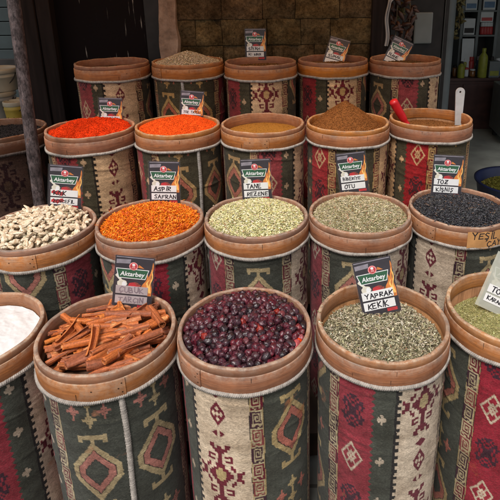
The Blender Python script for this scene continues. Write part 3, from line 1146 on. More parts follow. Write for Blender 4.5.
QU = [quill_mesh(1, .15, .0130, 1.35, 'double'), quill_mesh(2, .14, .0110, 1.5, 'single'), quill_mesh(3, .15, .0125, 1.7, 'single'), quill_mesh(4, .12, .0095, 1.6, 'single'),
      quill_mesh(5, .095, .0115, 1.7, 'chip'), quill_mesh(6, .13, .0100, 2.3, 'chip'), quill_mesh(7, .17, .0130, 1.45, 'single'), quill_mesh(8, .15, .0115, 1.4, 'single'), quill_mesh(9, .09, .0115, 2.3, 'chip')]
cx, cy, cz = B['cinnamon']
cm = Mound('cinnamon', .048, .040, (0, .01), rough=.004)
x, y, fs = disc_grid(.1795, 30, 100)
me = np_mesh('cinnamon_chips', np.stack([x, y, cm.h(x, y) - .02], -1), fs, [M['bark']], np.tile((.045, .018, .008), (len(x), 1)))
tag(link('cinnamon_chips', me, None, B['cinnamon']), 'broken cinnamon chips under the sticks', 'spice', None, 'stuff')
GRP = 'cinnamon sticks heaped in the front barrel'


def stick(me, x, y, z, yaw, pitch, roll, lab, sc=1):
    L = sc * (max(v.co.x for v in me.vertices) - min(v.co.x for v in me.vertices)) / 2
    Rm = Matrix.Rotation(yaw, 3, 'Z') @ Matrix.Rotation(pitch, 3, 'Y') @ Matrix.Rotation(roll, 3, 'X')
    d = Rm @ Vector((1, 0, 0))
    for _ in range(30):
        ok = True
        for s in (-1, 1):
            e = Vector((x - cx, y - cy, 0)) + s * L * Vector((d.x, d.y, 0))
            if e.length > .175:
                k = .175 / e.length
                x -= e.x * (1 - k)
                y -= e.y * (1 - k)
                ok = False
        if ok:
            break
    o = link('cinnamon_stick', me, None, (x, y, z), Rm.to_euler())
    o.scale = (sc, sc, sc)
    return tag(o, lab, 'cinnamon', GRP)


for lay, (cnt, dz) in enumerate(((38, -.022), (44, -.008), (46, .005), (32, .016))):
    for k in range(cnt):
        rr, aa = .168 * math.sqrt(random.random()), random.uniform(0, 6.283)
        x, y = rr * math.cos(aa), rr * math.sin(aa)
        z = float(cm.h(np.array(x), np.array(y))) + dz + random.uniform(-.004, .006)
        yaw = R(random.gauss(26, 16)) if random.random() < .84 else random.uniform(0, 3.14)
        me = random.choice(QU)
        stick(me, cx + x, cy + y, cz + z, yaw, random.gauss(0, .13), random.uniform(0, 6.28), 'reddish brown curled cinnamon stick lying in the front barrel', random.uniform(.50, .95))


def stick2(p0, p1, zz, me, roll, lab, fat=1.0, lift=0):
    a, b = at(*p0, z=cz + zz - lift / 2), at(*p1, z=cz + zz + lift / 2)
    d = b - a
    L0 = max(v.co.x for v in me.vertices) - min(v.co.x for v in me.vertices)
    o = stick(me, *((a + b) / 2), math.atan2(d.y, d.x), -math.atan2(d.z, math.hypot(d.x, d.y)), roll, lab, 1)
    o.scale = (d.length / L0, fat, fat)


stick2((107, 353), (163, 331), 0.000, QU[6], 3.3, 'long thick cinnamon quill running to the right rim of its barrel', .95)
stick2((57, 371), (98, 354), -0.008, QU[0], 3.2, 'pale thick cinnamon quill lying at the front rim of its barrel', 1.0)
stick2((52, 347), (86, 333), -0.004, QU[0], 2.9, 'split cinnamon quill at the left with its round open end showing', 1.0)
stick2((58, 346), (82, 318), 0.002, QU[5], .6, 'long thin cinnamon piece lying by the left inner wall', .9)
stick2((84, 372), (118, 358), -0.012, QU[2], 1.1, 'smooth rolled cinnamon stick at the front middle rim', 1.0)
stick2((100, 320), (125, 309), 0.002, QU[4], 3.6, 'pale broad cinnamon bark chip at the back under the card', 1.3)
stick2((131, 320), (150, 308), 0.002, QU[4], .4, 'broad yellowish cinnamon chip right of the card', 1.3)
stick2((152, 308), (166, 326), -0.002, QU[2], 2.0, 'reddish cinnamon stick standing against the right inner wall', .95)
stick2((112, 324), (143, 334), 0.002, QU[1], 3.0, 'short cinnamon quill lying across the middle of the heap', 1.0)
o = stick2((90, 358), (97, 326), +.014, QU[5], .35, 'curled cinnamon piece tipped upright over the middle of the heap', .95, .04)


# ---- ginger: each piece a thing
def root_mesh(seed):
    r_ = np.random.default_rng(seed)
    bm = bmesh.new()
    bmesh.ops.create_icosphere(bm, subdivisions=3, radius=1)
    co = np.array([v.co[:] for v in bm.verts])
    L = r_.uniform(1.15, 2.3)
    r = 1 + .28 * fbm(co * np.array([1.1 * L, 1.2, 1.2]) + seed * 3.3, 3) * 1.4
    for _ in range(r_.integers(2, 6)):
        d = r_.normal(0, 1, 3) * np.array([1, .8, .35])
        d /= np.linalg.norm(d)
        r = r + r_.uniform(.25, .75) * np.exp(-((1 - co @ d) / .15) ** 1.5)
    b = r_.normal(0, .22)
    P = co * r[:, None] * np.array([L, 1, .72])
    P[:, 1] += b * P[:, 0] ** 2 * .5
    rings = np.sin(P[:, 0] * 9 + seed) * .03
    P[:, 1:] *= (1 + rings)[:, None]
    P = P * (1 + .20 * fbm(co * 4.2 + seed * 2.7, 4))[:, None]
    P *= .80
    for v, p in zip(bm.verts, P):
        v.co = Vector(p) * .0088
    for _ in range(r_.integers(1, 4)):          # side fingers broken off the root
        i_ = int(r_.integers(0, len(P)))
        root_ = P[i_] * .0088 * .78
        dr = np.array([root_[0] * .25 + r_.normal(0, .004), np.sign(root_[1] + 1e-6) * .010, abs(r_.normal(0, .004))])
        dr /= np.linalg.norm(dr)
        sub = bmesh.ops.create_icosphere(bm, subdivisions=2, radius=1)['verts']
        q_ = Vector(dr).to_track_quat('X', 'Z')
        ln, wd = r_.uniform(.007, .012), r_.uniform(.0042, .0058)
        for v in sub:
            nn_ = 1 + .25 * float(fbm(np.array(v.co[:]) * 2.5 + seed, 3))
            v.co = Vector(root_) + q_ @ Vector((v.co.x * ln * nn_, v.co.y * wd * nn_, v.co.z * wd * nn_ * .9))
    me = bm_mesh('ginger_piece', bm, M['root'], True)
    co = np.array([v.co[:] for v in me.vertices]) / .0095
    n = fbm(co * 1.9 + seed, 4)
    c = np.where((n > .10)[:, None], np.array([[.46, .33, .21]]), np.array([[.72, .60, .44]])) * (1 + .25 * n[:, None])
    c = np.where((n < -.28)[:, None], np.array([[.80, .72, .59]]), c)
    a = me.color_attributes.new('Col', 'FLOAT_COLOR', 'POINT')
    a.data.foreach_set('color', np.concatenate([np.clip(c, .02, .9), np.ones((len(c), 1))], 1).astype(np.float32).ravel())
    return me


ROOTS = [root_mesh(s) for s in range(1, 11)]
gm = Mound('ginger', .026, .058, (.0, .02), rough=.008, scale=16)
gx0, gy0, gz0 = B['ginger']
pts = []
tries = 0
while len(pts) < 260 and tries < 40000:
    tries += 1
    rr, aa = .162 * math.sqrt(random.random()), random.uniform(0, 2 * math.pi)
    p = (rr * math.cos(aa), rr * math.sin(aa))
    if all((p[0] - q[0]) ** 2 + (p[1] - q[1]) ** 2 > .0188 ** 2 for q in pts):
        pts.append(p)
for p in pts:
    z = float(gm.h(np.array(p[0]), np.array(p[1]))) + random.uniform(0, .007)
    o = link('ginger_piece', random.choice(ROOTS), None, (gx0 + p[0], gy0 + p[1], gz0 + z), (random.gauss(0, .5), random.gauss(0, .35), random.uniform(0, 6.28)))
    k = random.uniform(.8, 1.25)
    o.scale = (k, k, k)
    tag(o, 'knobbly pale dried ginger piece heaped in the barrel behind the flour', 'ginger', 'dried ginger pieces')
rv = np.array([v.co[:] for v in ROOTS[1].vertices])
rf = np.array([p.vertices[:] for p in ROOTS[1].polygons])
n = 240
rr, aa = .170 * np.sqrt(r_.uniform(0, 1, n)), r_.uniform(0, 6.283, n)
px, py = rr * np.cos(aa), rr * np.sin(aa)
hv, hf, hc = scatter(rv, rf, np.stack([px, py, gm.h(px, py) - r_.uniform(.006, .014, n)], -1), rand_rot(n, .5, r_), np.ones((n, 3)), palette(n, [(.60, .52, .38), (.42, .33, .22)], [1, 1], r_))
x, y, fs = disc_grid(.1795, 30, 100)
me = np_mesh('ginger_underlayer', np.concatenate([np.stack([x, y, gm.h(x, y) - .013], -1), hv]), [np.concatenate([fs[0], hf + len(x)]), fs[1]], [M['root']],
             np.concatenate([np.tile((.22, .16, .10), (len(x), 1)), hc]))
tag(link('ginger_underlayer', me, None, B['ginger']), 'ginger pieces packed under the top layer', 'ginger', None, 'stuff')

# ------------------------------------------------------------------ cards
M['card_black'] = simple('card_print_black', (.020, .015, .022), .3, .3, 30, bump=0)
M['card_grey'] = simple('card_print_grey', (.22, .20, .23), .3, .3, 40, bump=0)
M['card_green'] = simple('card_print_green', (.012, .085, .035), .3, .2, 40, bump=0)
M['card_white'] = simple('card_print_white', (.72, .72, .72), .35, .06, 40, bump=0)
M['card_red'] = simple('card_print_red', (.45, .018, .025), .3, .3, 60, bump=0)
M['card_pink'] = simple('card_print_pink', (.70, .25, .25), .3, .2, 60, bump=0)
M['card_orange'] = simple('card_print_orange', (.55, .17, .03), .3, .4, 60, bump=0)
M['card_amber'] = simple('card_print_amber', (.85, .48, .12), .3, .2, 60, bump=0)
M['card_garlic'] = simple('card_print_garlic', (.62, .58, .48), .35, .2, 60, bump=0)
M['card_brown'] = simple('card_print_brown', (.22, .035, .02), .35, .6, 150, bump=0)
M['paper'] = simple('label_paper', (.70, .69, .68), .5, .07, 18, bump=.05)
M['paper_worn'] = simple('worn_label_paper', (.40, .33, .33), .5, .15, 24, bump=.05)
M['kraft'] = simple('kraft_paper', (.50, .25, .09), .75, .18, 20, bump=.2)
M['ink'] = simple('marker_ink', (.018, .016, .022), .5, .2, 40, bump=0)
M['ink_faint'] = simple('faded_ink', (.22, .17, .19), .5, .2, 40, bump=0)


def clear_mat(name, tint, alpha, rough=.2):
    m = NT(name)
    m.base(m.ramp(m.noise(m.coord(scale=(30,) * 3), 1, 3), [(.3, tuple(c * .85 for c in tint)), (.7, tint)]))
    m.set(Roughness=rough, Alpha=alpha, Specular_IOR_Level=.7)
    return m.m


M['sleeve'] = clear_mat('clear_sleeve', (.80, .80, .82), .035)
M['sleeve_cloudy'] = clear_mat('cloudy_sleeve', (.62, .62, .52), .62, .35)

GLYPH = {
    'A': [[(0, 0), (.45, 1), (.9, 0)], [(.2, .38), (.72, .4)]], 'B': [[(.05, 0), (.05, 1), (.6, .9), (.62, .6), (.05, .5), (.75, .42), (.75, .08), (.05, 0)]],
    'C': [[(.85, .85), (.4, 1), (.05, .6), (.1, .2), (.45, 0), (.85, .15)]], 'E': [[(.8, 1), (.08, .98), (.05, 0), (.8, .03)], [(.06, .52), (.65, .54)]],
    'F': [[(.8, 1), (.08, .97), (.05, 0)], [(.06, .52), (.6, .54)]], 'G': [[(.85, .85), (.4, 1), (.05, .6), (.1, .15), (.5, 0), (.85, .2), (.85, .48), (.5, .48)]],
    'I': [[(.10, 0), (.13, 1)]], 'K': [[(.08, 0), (.05, 1)], [(.8, 1), (.1, .45), (.85, 0)]], 'L': [[(.08, 1), (.05, 0), (.75, .02)]],
    'M': [[(0, 0), (.1, 1), (.45, .35), (.82, 1), (.9, 0)]], 'N': [[(.05, 0), (.08, 1), (.78, .02), (.82, 1)]],
    'O': [[(.45, 1), (.08, .75), (.06, .25), (.45, 0), (.82, .25), (.8, .75), (.45, 1)]], 'P': [[(.08, 0), (.05, 1), (.7, .92), (.72, .55), (.06, .45)]],
    'R': [[(.08, 0), (.05, 1), (.7, .92), (.7, .58), (.06, .48), (.8, 0)]], 'S': [[(.8, .88), (.4, 1), (.1, .76), (.7, .38), (.65, .08), (.05, .1)]],
    'T': [[(0, .98), (.9, 1)], [(.45, .98), (.42, 0)]], 'U': [[(.05, 1), (.08, .2), (.45, 0), (.8, .22), (.82, 1)]],
    'Y': [[(.02, 1), (.42, .5)], [(.85, 1), (.42, .5), (.35, 0)]], 'Z': [[(.05, .97), (.8, 1), (.08, .02), (.85, 0)], [(.2, .48), (.65, .5)]],
    'H': [[(.05, 0), (.05, 1)], [(.8, 1), (.8, 0)], [(.05, .5), (.8, .52)]], 'V': [[(0, 1), (.4, 0), (.85, 1)]], 'D': [[(.05, 0), (.05, 1), (.6, .9), (.82, .5), (.6, .08), (.05, 0)]],
    ' ': [],
}
for a_, b_, ex in (('İ', 'I', [[(.08, 1.20), (.20, 1.24)]]), ('Ş', 'S', [[(.4, -.02), (.45, -.15), (.3, -.24)]]), ('Ç', 'C', [[(.45, -.02), (.5, -.15), (.35, -.24)]]),
                   ('Ö', 'O', [[(.22, 1.16), (.30, 1.18)], [(.58, 1.16), (.66, 1.18)]]), ('Ü', 'U', [[(.22, 1.16), (.30, 1.18)], [(.58, 1.16), (.66, 1.18)]])):
    GLYPH[a_] = GLYPH[b_] + ex


def write(bm, text, x0, y0, h, z, mat, adv=.95, width=.85, pen=.13, seed=0):
    r_ = random.Random(seed + len(text) * 7 + ord(text[0]))
    x = x0
    for ch in text:
        w = h * width
        dx, dy, sh, kk = r_.uniform(-.04, .04) * h, r_.uniform(-.08, .08) * h, r_.uniform(-.12, .20), r_.uniform(.84, 1.12)
        for st in GLYPH.get(ch, []):
            P = [Vector((x + dx + (px + sh * py) * w, y0 + dy + py * h * kk)) for px, py in st]
            for a, b in zip(P[:-1], P[1:]):
                d = (b - a)
                if d.length < 1e-6:
                    continue
                d.normalize()
                p = pen * h * .5 * r_.uniform(.85, 1.15)
                n_ = Vector((-d.y, d.x)) * p
                a2, b2 = a - d * p * .8, b + d * p * .8
                z += 2e-6
                f = bm.faces.new([bm.verts.new((q.x, q.y, z)) for q in (a2 - n_, b2 - n_, b2 + n_, a2 + n_)])
                f.material_index = mat
        x += h * (adv if ch != 'I' and ch != 'İ' else adv * .42)


def poly(bm, pts, z, mat):
    f = bm.faces.new([bm.verts.new((p[0], p[1], z)) for p in pts])
    if f.normal.z < 0 or (f.normal_update() or f.normal.z < 0):
        f.normal_flip()
    f.material_index = mat


def blob(cx, cy, rx, ry, n=18, wob_=.08, seed=1):
    return [(cx + rx * math.cos(2 * math.pi * k / n) * (1 + wob_ * math.sin(3 * k + seed)), cy + ry * math.sin(2 * math.pi * k / n) * (1 + wob_ * math.cos(2 * k + seed))) for k in range(n)]


# the brand lettering on the printed card
fc = bpy.data.curves.new('brand_text', 'FONT')
fc.body = 'Aktarbey'
fc.size = .030
fc.shear = .12
fc.offset = .0006
fc.align_x = 'CENTER'
fo = bpy.data.objects.new('brand_text', fc)
COL.objects.link(fo)
bpy.context.view_layer.update()
tm = bpy.data.meshes.new_from_object(fo.evaluated_get(bpy.context.evaluated_depsgraph_get()))
BRAND_V = [v.co.copy() for v in tm.vertices]
BRAND_F = [tuple(p.vertices) for p in tm.polygons]
bpy.data.objects.remove(fo)
bpy.data.curves.remove(fc)
bpy.data.meshes.remove(tm)
bw = max(v.x for v in BRAND_V) - min(v.x for v in BRAND_V)
CW, CH = .120, .178          # card size


def card_front(bm):
    """printed board: 0 black 1 grey 2 green 3 white 4 red 5 pink 6 orange 7 garlic 8 brown"""
    W, Hh = CW, CH
    box(bm, -W / 2, 0, -.0009, W / 2, Hh, .0009, 0, 0)
    z = .0010
    e = 2e-5
    k = [0]

    def zz():
        k[0] += 1
        return z + e * k[0]
    poly(bm, [(-W / 2 + .003, Hh - .002), (W / 2 - .003, Hh - .002), (W / 2 - .003, Hh - .005), (-W / 2 + .003, Hh - .005)], zz(), 1)
    # violet haze, flames and spice heaps of the print
    poly(bm, [(-W / 2 + .004, Hh - .012), (-.012, Hh - .010), (-.014, Hh - .024), (-W / 2 + .004, Hh - .026)], zz(), 1)
    def flame(x, y0, y1, w, lean, mat):
        n_ = 12
        L_, R_ = [], []
        for q in range(n_ + 1):
            t_ = q / n_
            c_ = x + lean * t_ + .0035 * math.sin(t_ * 7 + x * 300)
            ww = w * (1 - t_) ** .7 * (1 + .35 * math.sin(t_ * 9 + x * 500)) + .0004
            L_.append((min(c_ - ww, W / 2 - .002), y0 + (y1 - y0) * t_))
            R_.append((min(c_ + ww, W / 2 - .001), y0 + (y1 - y0) * t_))
        poly(bm, L_ + R_[::-1], zz(), mat)
    poly(bm, blob(.004, .080, .020, .013, seed=5), zz(), 8)
    flame(W / 2 - .012, .050, Hh - .014, .0085, .006, 6)
    flame(W / 2 - .026, .066, .128, .0085, .010, 6)
    flame(W / 2 - .020, .062, .105, .0040, .008, 9)
    flame(W / 2 - .008, .060, .140, .0028, .003, 9)
    poly(bm, blob(-.002, .083, .012, .0085, seed=4), zz(), 4)
    poly(bm, blob(.010, .078, .007, .005, seed=2), zz(), 4)
    poly(bm, blob(-.034, .086, .0155, .0125, wob_=.05, seed=2), zz(), 7)
    poly(bm, blob(-.028, .084, .0065, .0095, wob_=.05, seed=2), zz(), 3)
    poly(bm, [(-.041, .095), (-.034, .098), (-.052, .118), (-.057, .112)], zz(), 7)
    # banner
    poly(bm, [(-.047, .104), (.036, .104), (.046, .137), (-.056, .137)], zz(), 3)
    poly(bm, [(-.0448, .1062), (.0345, .1062), (.0436, .1348), (-.0532, .1348)], zz(), 2)
    # round emblem
    poly(bm, blob(-.003, .146, .0135, .0135, 20, 0), zz(), 5)
    poly(bm, blob(-.003, .146, .0105, .0105, 20, 0), zz(), 4)
    poly(bm, [(-.009, .139), (.003, .139), (.000, .150), (-.006, .150)], zz(), 5)
    poly(bm, blob(-.003, .151, .005, .004, 12, 0), zz(), 3)
    poly(bm, [(.011, .143), (.030, .141), (.018, .150), (.013, .152)], zz(), 6)
    # small print under the banner and the red box at the foot
    poly(bm, [(.018, .006), (.050, .006), (.050, .016), (.018, .016)], zz(), 4)
    zb = zz()
    s = .076 / bw
    vs = [bm.verts.new((v.x * s - .005, v.y * s * 1.05 + .1125, zb)) for v in BRAND_V]
    for f in BRAND_F:
        try:
            g = bm.faces.new([vs[i] for i in f])
            g.material_index = 3
        except ValueError:
            pass


bm = bmesh.new()
card_front(bm)
CARD = bm_mesh('printed_card', bm, [M['card_black'], M['card_grey'], M['card_green'], M['card_white'], M['card_red'], M['card_pink'], M['card_orange'], M['card_garlic'], M['card_brown'], M['card_amber']])
bm = bmesh.new()
poly(bm, [(-CW / 2 - .004, -.003), (CW / 2 + .004, -.003), (CW / 2 + .004, CH + .004), (-CW / 2 - .004, CH + .004)], .0021, 0)
SLEEVE = bm_mesh('clear_sleeve', bm, [M['sleeve']])


def price_card(pos, yaw, lean, roll, lines, label, worn=False, size=1.0, stain=None, sink=0):
    """pos = where the foot of the card rests; lean back > 0"""
    root = empty('spice_card', Vector(pos) - Vector((0, 0, sink)))
    Rm = Matrix.Rotation(yaw, 3, 'Z') @ Matrix.Rotation(R(90) - lean, 3, 'X') @ Matrix.Rotation(roll, 3, 'Z')
    root.rotation_euler = Rm.to_euler()
    root.scale = (size,) * 3
    tag(root, label, 'card', 'printed spice cards')
    link('printed_card', CARD, root)
    for k, ln in enumerate(lines):
        y0 = .065 - k * .033
        bm = bmesh.new()
        box(bm, -.052, y0 - .013, .0012, .047, y0 + .014, .0020, 0, 0)
        if ln:
            n_ = len(ln)
            h = min(.0165, .088 / (n_ * .95))
            write(bm, ln, -.047 + (.004 if n_ > 6 else .006), y0 - h * .5, max(h, .0125), .00212, 1, adv=.95 if h >= .0125 else .95 * h / .0125, width=.85 if h >= .0125 else .85 * h / .0125, pen=.21, seed=k)
        if stain:
            for q in range(3):
                poly(bm, blob(-.040 + q * .014 if stain == 'l' else .02 + q * .011, y0 + random.uniform(-.006, .006), .010, .008, 12, .3, q), .00204 + 1e-5 * q, 2)
        link('label_strip', bm_mesh('label_strip', bm, [M['paper_worn'] if worn else M['paper'], M['ink_faint'] if worn else M['ink'], M['card_orange'] if stain == 'r' else M['card_red']]), root)
    link('clear_sleeve', SLEEVE, root)
    return root


def rim_pt(px, py, key, dz=0):
    return at(px, py, z=B[key][2] + dz)


price_card(rim_pt(382.5, 314, 'thyme', -.034), R(0), R(13), R(12), ['YAPRAK', 'KEKİK'], 'black spice card reading YAPRAK KEKİK, stuck in the grey green thyme')
price_card(rim_pt(131, 309, 'cinnamon', -.026), R(4), R(6), R(-9), ['ÇUBUK', 'TARÇIN'], 'faded black spice card with worn mauve strips standing in the cinnamon', True)
price_card(rim_pt(64.5, 209, 'ginger', .0), R(10), R(3), R(-9), ['KÖK', 'ZENCEFİL'], 'red stained black spice card reading ZENCEFİL behind the ginger', stain='l')
price_card(rim_pt(165, 204, 'safflower', -.012), R(4), R(4), R(-3), ['ASPİR', 'SAFRAN'], 'black spice card reading ASPİR SAFRAN behind the orange petals')
price_card(rim_pt(257.5, 201, 'fennel', -.012), R(0), R(3), R(2), ['TANE', 'REZENE'], 'black spice card reading TANE REZENE behind the fennel seeds')
price_card(rim_pt(355, 193, 'rosemary', -.010), R(-4), R(3), R(8), ['BİBERİYE', 'OTU'], 'black spice card reading OTU behind the grey green needle herb')
price_card(rim_pt(445.5, 197, 'black', -.014), R(-8), R(5), R(-1), ['TOZ', 'KİŞNİŞ'], 'black spice card reading TOZ KİŞNİŞ behind the black seeds')
price_card(rim_pt(110, 119.5, 'pepper'), R(8), R(3), R(-4), ['TOZ BİBER', ''], 'black spice card half sunk in the lumpy red pepper powder', size=.90, sink=.055)
price_card(rim_pt(190.5, 116.5, 'paprika'), R(6), R(5), R(-6), ['TOZ TATLI', 'BİBER'], 'orange stained black spice card behind the smooth scarlet powder', size=.93, stain='r', sink=.040)
price_card(rim_pt(256, 60, 'back_c', -.020), R(0), R(2), R(0), ['SİYAH', 'ACI BİBER'], 'black spice card upright in the middle of the back row before the stones')
price_card(rim_pt(332, 56.5, 'back_d'), R(-4), R(24), R(-16), ['SUMAK', ''], 'black spice card tilted back on the back row barrel by the dark post', sink=.062)
price_card(rim_pt(391, 55, 'back_e'), R(-6), R(20), R(-26), ['NANE', ''], 'black spice card slumped sideways under the hanging dried bunches', sink=.068)

# grey sleeve card at the right edge: a cloudy plastic pouch
root = price_card(rim_pt(497, 312, 'herb', -.055), R(-24), R(14), R(-14), ['TOZ', 'KARABİBER'], 'cloudy plastic sleeve card cut by the picture edge, leaning in the olive herb')
bm = bmesh.new()
poly(bm, [(-CW / 2 - .010, -.006), (CW / 2 + .010, -.006), (CW / 2 + .006, CH + .010), (-CW / 2 - .006, CH + .010)], .0030, 0)
link('cloudy_pouch', bm_mesh('cloudy_pouch', bm, [M['sleeve_cloudy']]), root)
for ch in root.children:
    if ch.name.startswith('label_strip'):
        ch.location.z = .0025

# kraft tag on the hoop of the black seed barrel
bx0, by0, bz0 = B['black']
a_t = math.atan2(at(493, 243, z=bz0 - .05).x - bx0, -(at(493, 243, z=bz0 - .05).y - by0))
bm = bmesh.new()
NS = 16
tw, tz0, tz1 = .165, -.078, -.014
VV = []
for i in range(NS + 1):
    s = (i / NS - .5) * tw
    a = a_t + s / .2
    rr = .2022
    for zz_ in (tz0 + .004 * math.sin(i * .7), tz1 + .002 * math.sin(i * 1.3)):
        VV.append((rr * math.sin(a), -rr * math.cos(a), zz_))
vs = [bm.verts.new(v) for v in VV]
for i in range(NS):
    bm.faces.new([vs[2 * i], vs[2 * i + 2], vs[2 * i + 3], vs[2 * i + 1]])
tb = bmesh.new()
write(tb, 'YEŞİL', -.066, -.042, .024, 0, 1, pen=.15)
write(tb, 'ÇAY', -.010, -.072, .022, 0, 1, pen=.15)
bmesh.ops.subdivide_edges(tb, edges=tb.edges[:], cuts=2, use_grid_fill=True)
for f in tb.faces:
    q = []
    for v in f.verts:
        a = a_t + v.co.x / .2
        q.append(bm.verts.new((.2027 * math.sin(a), -.2027 * math.cos(a), v.co.y)))
    g = bm.faces.new(q)
    g.material_index = 1
tb.free()
tag(link('paper_tag', bm_mesh('paper_tag', bm, [M['kraft'], M['ink']]), None, B['black']), 'brown kraft paper tag reading YEŞİL ÇAY on the black seed barrel', 'tag')

# ------------------------------------------------------------------ scoops
M['red_plastic'] = simple('red_plastic', (.55, .012, .018), .35, .15, 20, bump=.03, spec=.5)
m = NT('milky_plastic')
m.base(m.ramp(m.noise(m.coord(scale=(25,) * 3), 1, 3), [(.3, (.40, .39, .38)), (.7, (.52, .51, .50))]))
m.set(Roughness=.35, Specular_IOR_Level=.5, Subsurface_Weight=.25, Subsurface_Scale=.02)
M['milky'] = m.m


def scoop(mat, kind, foot, top, label):
    """handle from the powder up to `top`, bowl buried below"""
    f, t = Vector(foot), Vector(top)
    d = (t - f)
    L = d.length
    root = empty('scoop', f)
    ax = (Vector((1, .1, 0)) - d.normalized() * d.normalized().dot(Vector((1, .1, 0)))).normalized()
    root.rotation_euler = Matrix((ax, d.normalized().cross(ax), d.normalized())).transposed().to_euler()
    tag(root, label, 'scoop')
    if kind == 'round':
        s = np.linspace(0, 1, 24)
        path = np.stack([0 * s, .004 * np.sin(3 * s), s * L], -1)
        rad = .0185 + .004 * s - .004 * np.exp(-((s - .12) / .1) ** 2)
        rad = np.where(s > .93, rad * np.sqrt(np.clip(1 - ((s - .93) / .075) ** 2, .02, 1)), rad)
        v, fs = tube_np(path, rad, 18)
        link('handle', np_mesh('handle', v, fs, [mat]), root)
    else:
        bm = bmesh.new()
        pr = []
        w0, w1 = .017, .0235
        for k in range(9):
            q = k / 8
            pr.append((w0 + (w1 - w0) * q, q * (L - w1)))
        for k in range(1, 12):
            a = math.pi * k / 12
            pr.append((w1 * math.cos(a), L - w1 + w1 * math.sin(a)))
        pr += [(-x, y) for x, y in pr[8::-1]]
        hole = [(.0055 * math.cos(2 * math.pi * k / 14), L - .022 + .0055 * math.sin(2 * math.pi * k / 14)) for k in range(14)]
        e = []
        for loop in (pr, hole):
            vs = [bm.verts.new((x, -.003, z)) for x, z in loop]
            e += [bm.edges.new((vs[i], vs[(i + 1) % len(vs)])) for i in range(len(vs))]
        r = bmesh.ops.triangle_fill(bm, edges=e, use_beauty=True)
        fs = [g for g in r['geom'] if isinstance(g, bmesh.types.BMFace)]
        ex = bmesh.ops.extrude_face_region(bm, geom=fs)
        for v in ex['geom']:
            if isinstance(v, bmesh.types.BMVert):
                v.co.y += .006
        bmesh.ops.recalc_face_normals(bm, faces=bm.faces)
        link('handle', bm_mesh('handle', bm, [mat]), root)
    # bowl, sunk in the powder
    pr = [(.002, -.060), (.020, -.056), (.028, -.035), (.030, -.002), (.0285, -.002), (.0265, -.034), (.019, -.053), (.002, -.057)]
    v, q, _, _ = lathe_np(pr, 28)
    v[:, 1] *= .7
    link('bowl', np_mesh('bowl', v, q, [mat]), root, (0, 0, -.022))
    return root


sx, sy, sz = B['scoops']
ft = at(407, 125, z=sz - .058)
tp = at(394, 100, z=sz + .05)
tp = ft + (at(392.5, 100, y=ft.y - .02) - ft) * 1.0
scoop(M['red_plastic'], 'round', ft, tp, 'red plastic scoop handle sticking out of the brown powder barrel')
ft = at(458, 125, z=sz - .060)
scoop(M['milky'], 'flat', ft, at(460.5, 87.5, y=ft.y + .015), 'milky white flat scoop handle with a hanging hole in its end')

# ------------------------------------------------------------------ the setting


def prism(bm, pts, z0, z1, mat=0):
    lo = [bm.verts.new((x, y, z0)) for x, y in pts]
    hi = [bm.verts.new((x, y, z1)) for x, y in pts]
    n_ = len(pts)
    fs = [bm.faces.new(hi), bm.faces.new(lo[::-1])]
    for i in range(n_):
        fs.append(bm.faces.new([lo[i], lo[(i + 1) % n_], hi[(i + 1) % n_], hi[i]]))
    for f in fs:
        f.material_index = mat


m = NT('paving')
co = m.coord(scale=(1, 1, 1))
bt = m.n('ShaderNodeTexBrick')
bt.inputs['Scale'].default_value = 1.6
bt.inputs['Mortar Size'].default_value = .012
bt.inputs['Color1'].default_value = (.16, .165, .155, 1)
bt.inputs['Color2'].default_value = (.13, .135, .125, 1)
bt.inputs['Mortar'].default_value = (.06, .06, .055, 1)
m.l(co, bt.inputs[0])
n1 = m.noise(co, 3, 7, .65)
m.base(m.mix(bt.outputs[0], m.ramp(n1, [(.3, (.6, .6, .58)), (.7, (1.15, 1.15, 1.12))]), 1, 'MULTIPLY'))
m.set(Roughness=.75)
m.bump(n1, .3, .01)
M['paving'] = m.m
gv = np.array([[-150, -150, 0], [150, -150, 0], [150, 150, 0], [-150, 150, 0]], dtype=float)
tag(link('ground', np_mesh('ground', gv, np.array([[0, 1, 2, 3]]), [M['paving']], smooth=False)), kind='structure')

M['dark_wood'] = simple('dark_planks', (.05, .032, .022), .8, .4, 6, bump=.3)


def line(y0, k, x0, x1, d=0):
    return [(x0, y0 + k * x0 + d), (x1, y0 + k * x1 + d)]


steps = [(1.530, .065, RZ[2] - HB), (2.050, .075, RZ[3] - HB), (2.585, .06, RZ[4] - HB)]
for i, (y0, k, z) in enumerate(steps):
    back = steps[i + 1] if i < 2 else (3.045, .04, 0)
    xl, xr = -1.62, .865
    a = line(y0, k, xl, xr)
    b = line(back[0], back[1], xl, xr, -.003)
    bm = bmesh.new()
    prism(bm, [a[0], a[1], b[1], b[0]], 0, z - .028)
    box_pts = line(y0, k, xl - .01, xr + .01, -.012)
    prism(bm, [box_pts[0], box_pts[1], (xr + .01, b[1][1]), (xl - .01, b[0][1])], z - .027, z)
    nm = ('lowest', 'middle', 'highest')[i]
    tag(link('display_step', bm_mesh('display_step', bm, [M['dark_wood']])), 'dark wooden %s step carrying a row of spice barrels' % nm, 'platform', 'display steps')

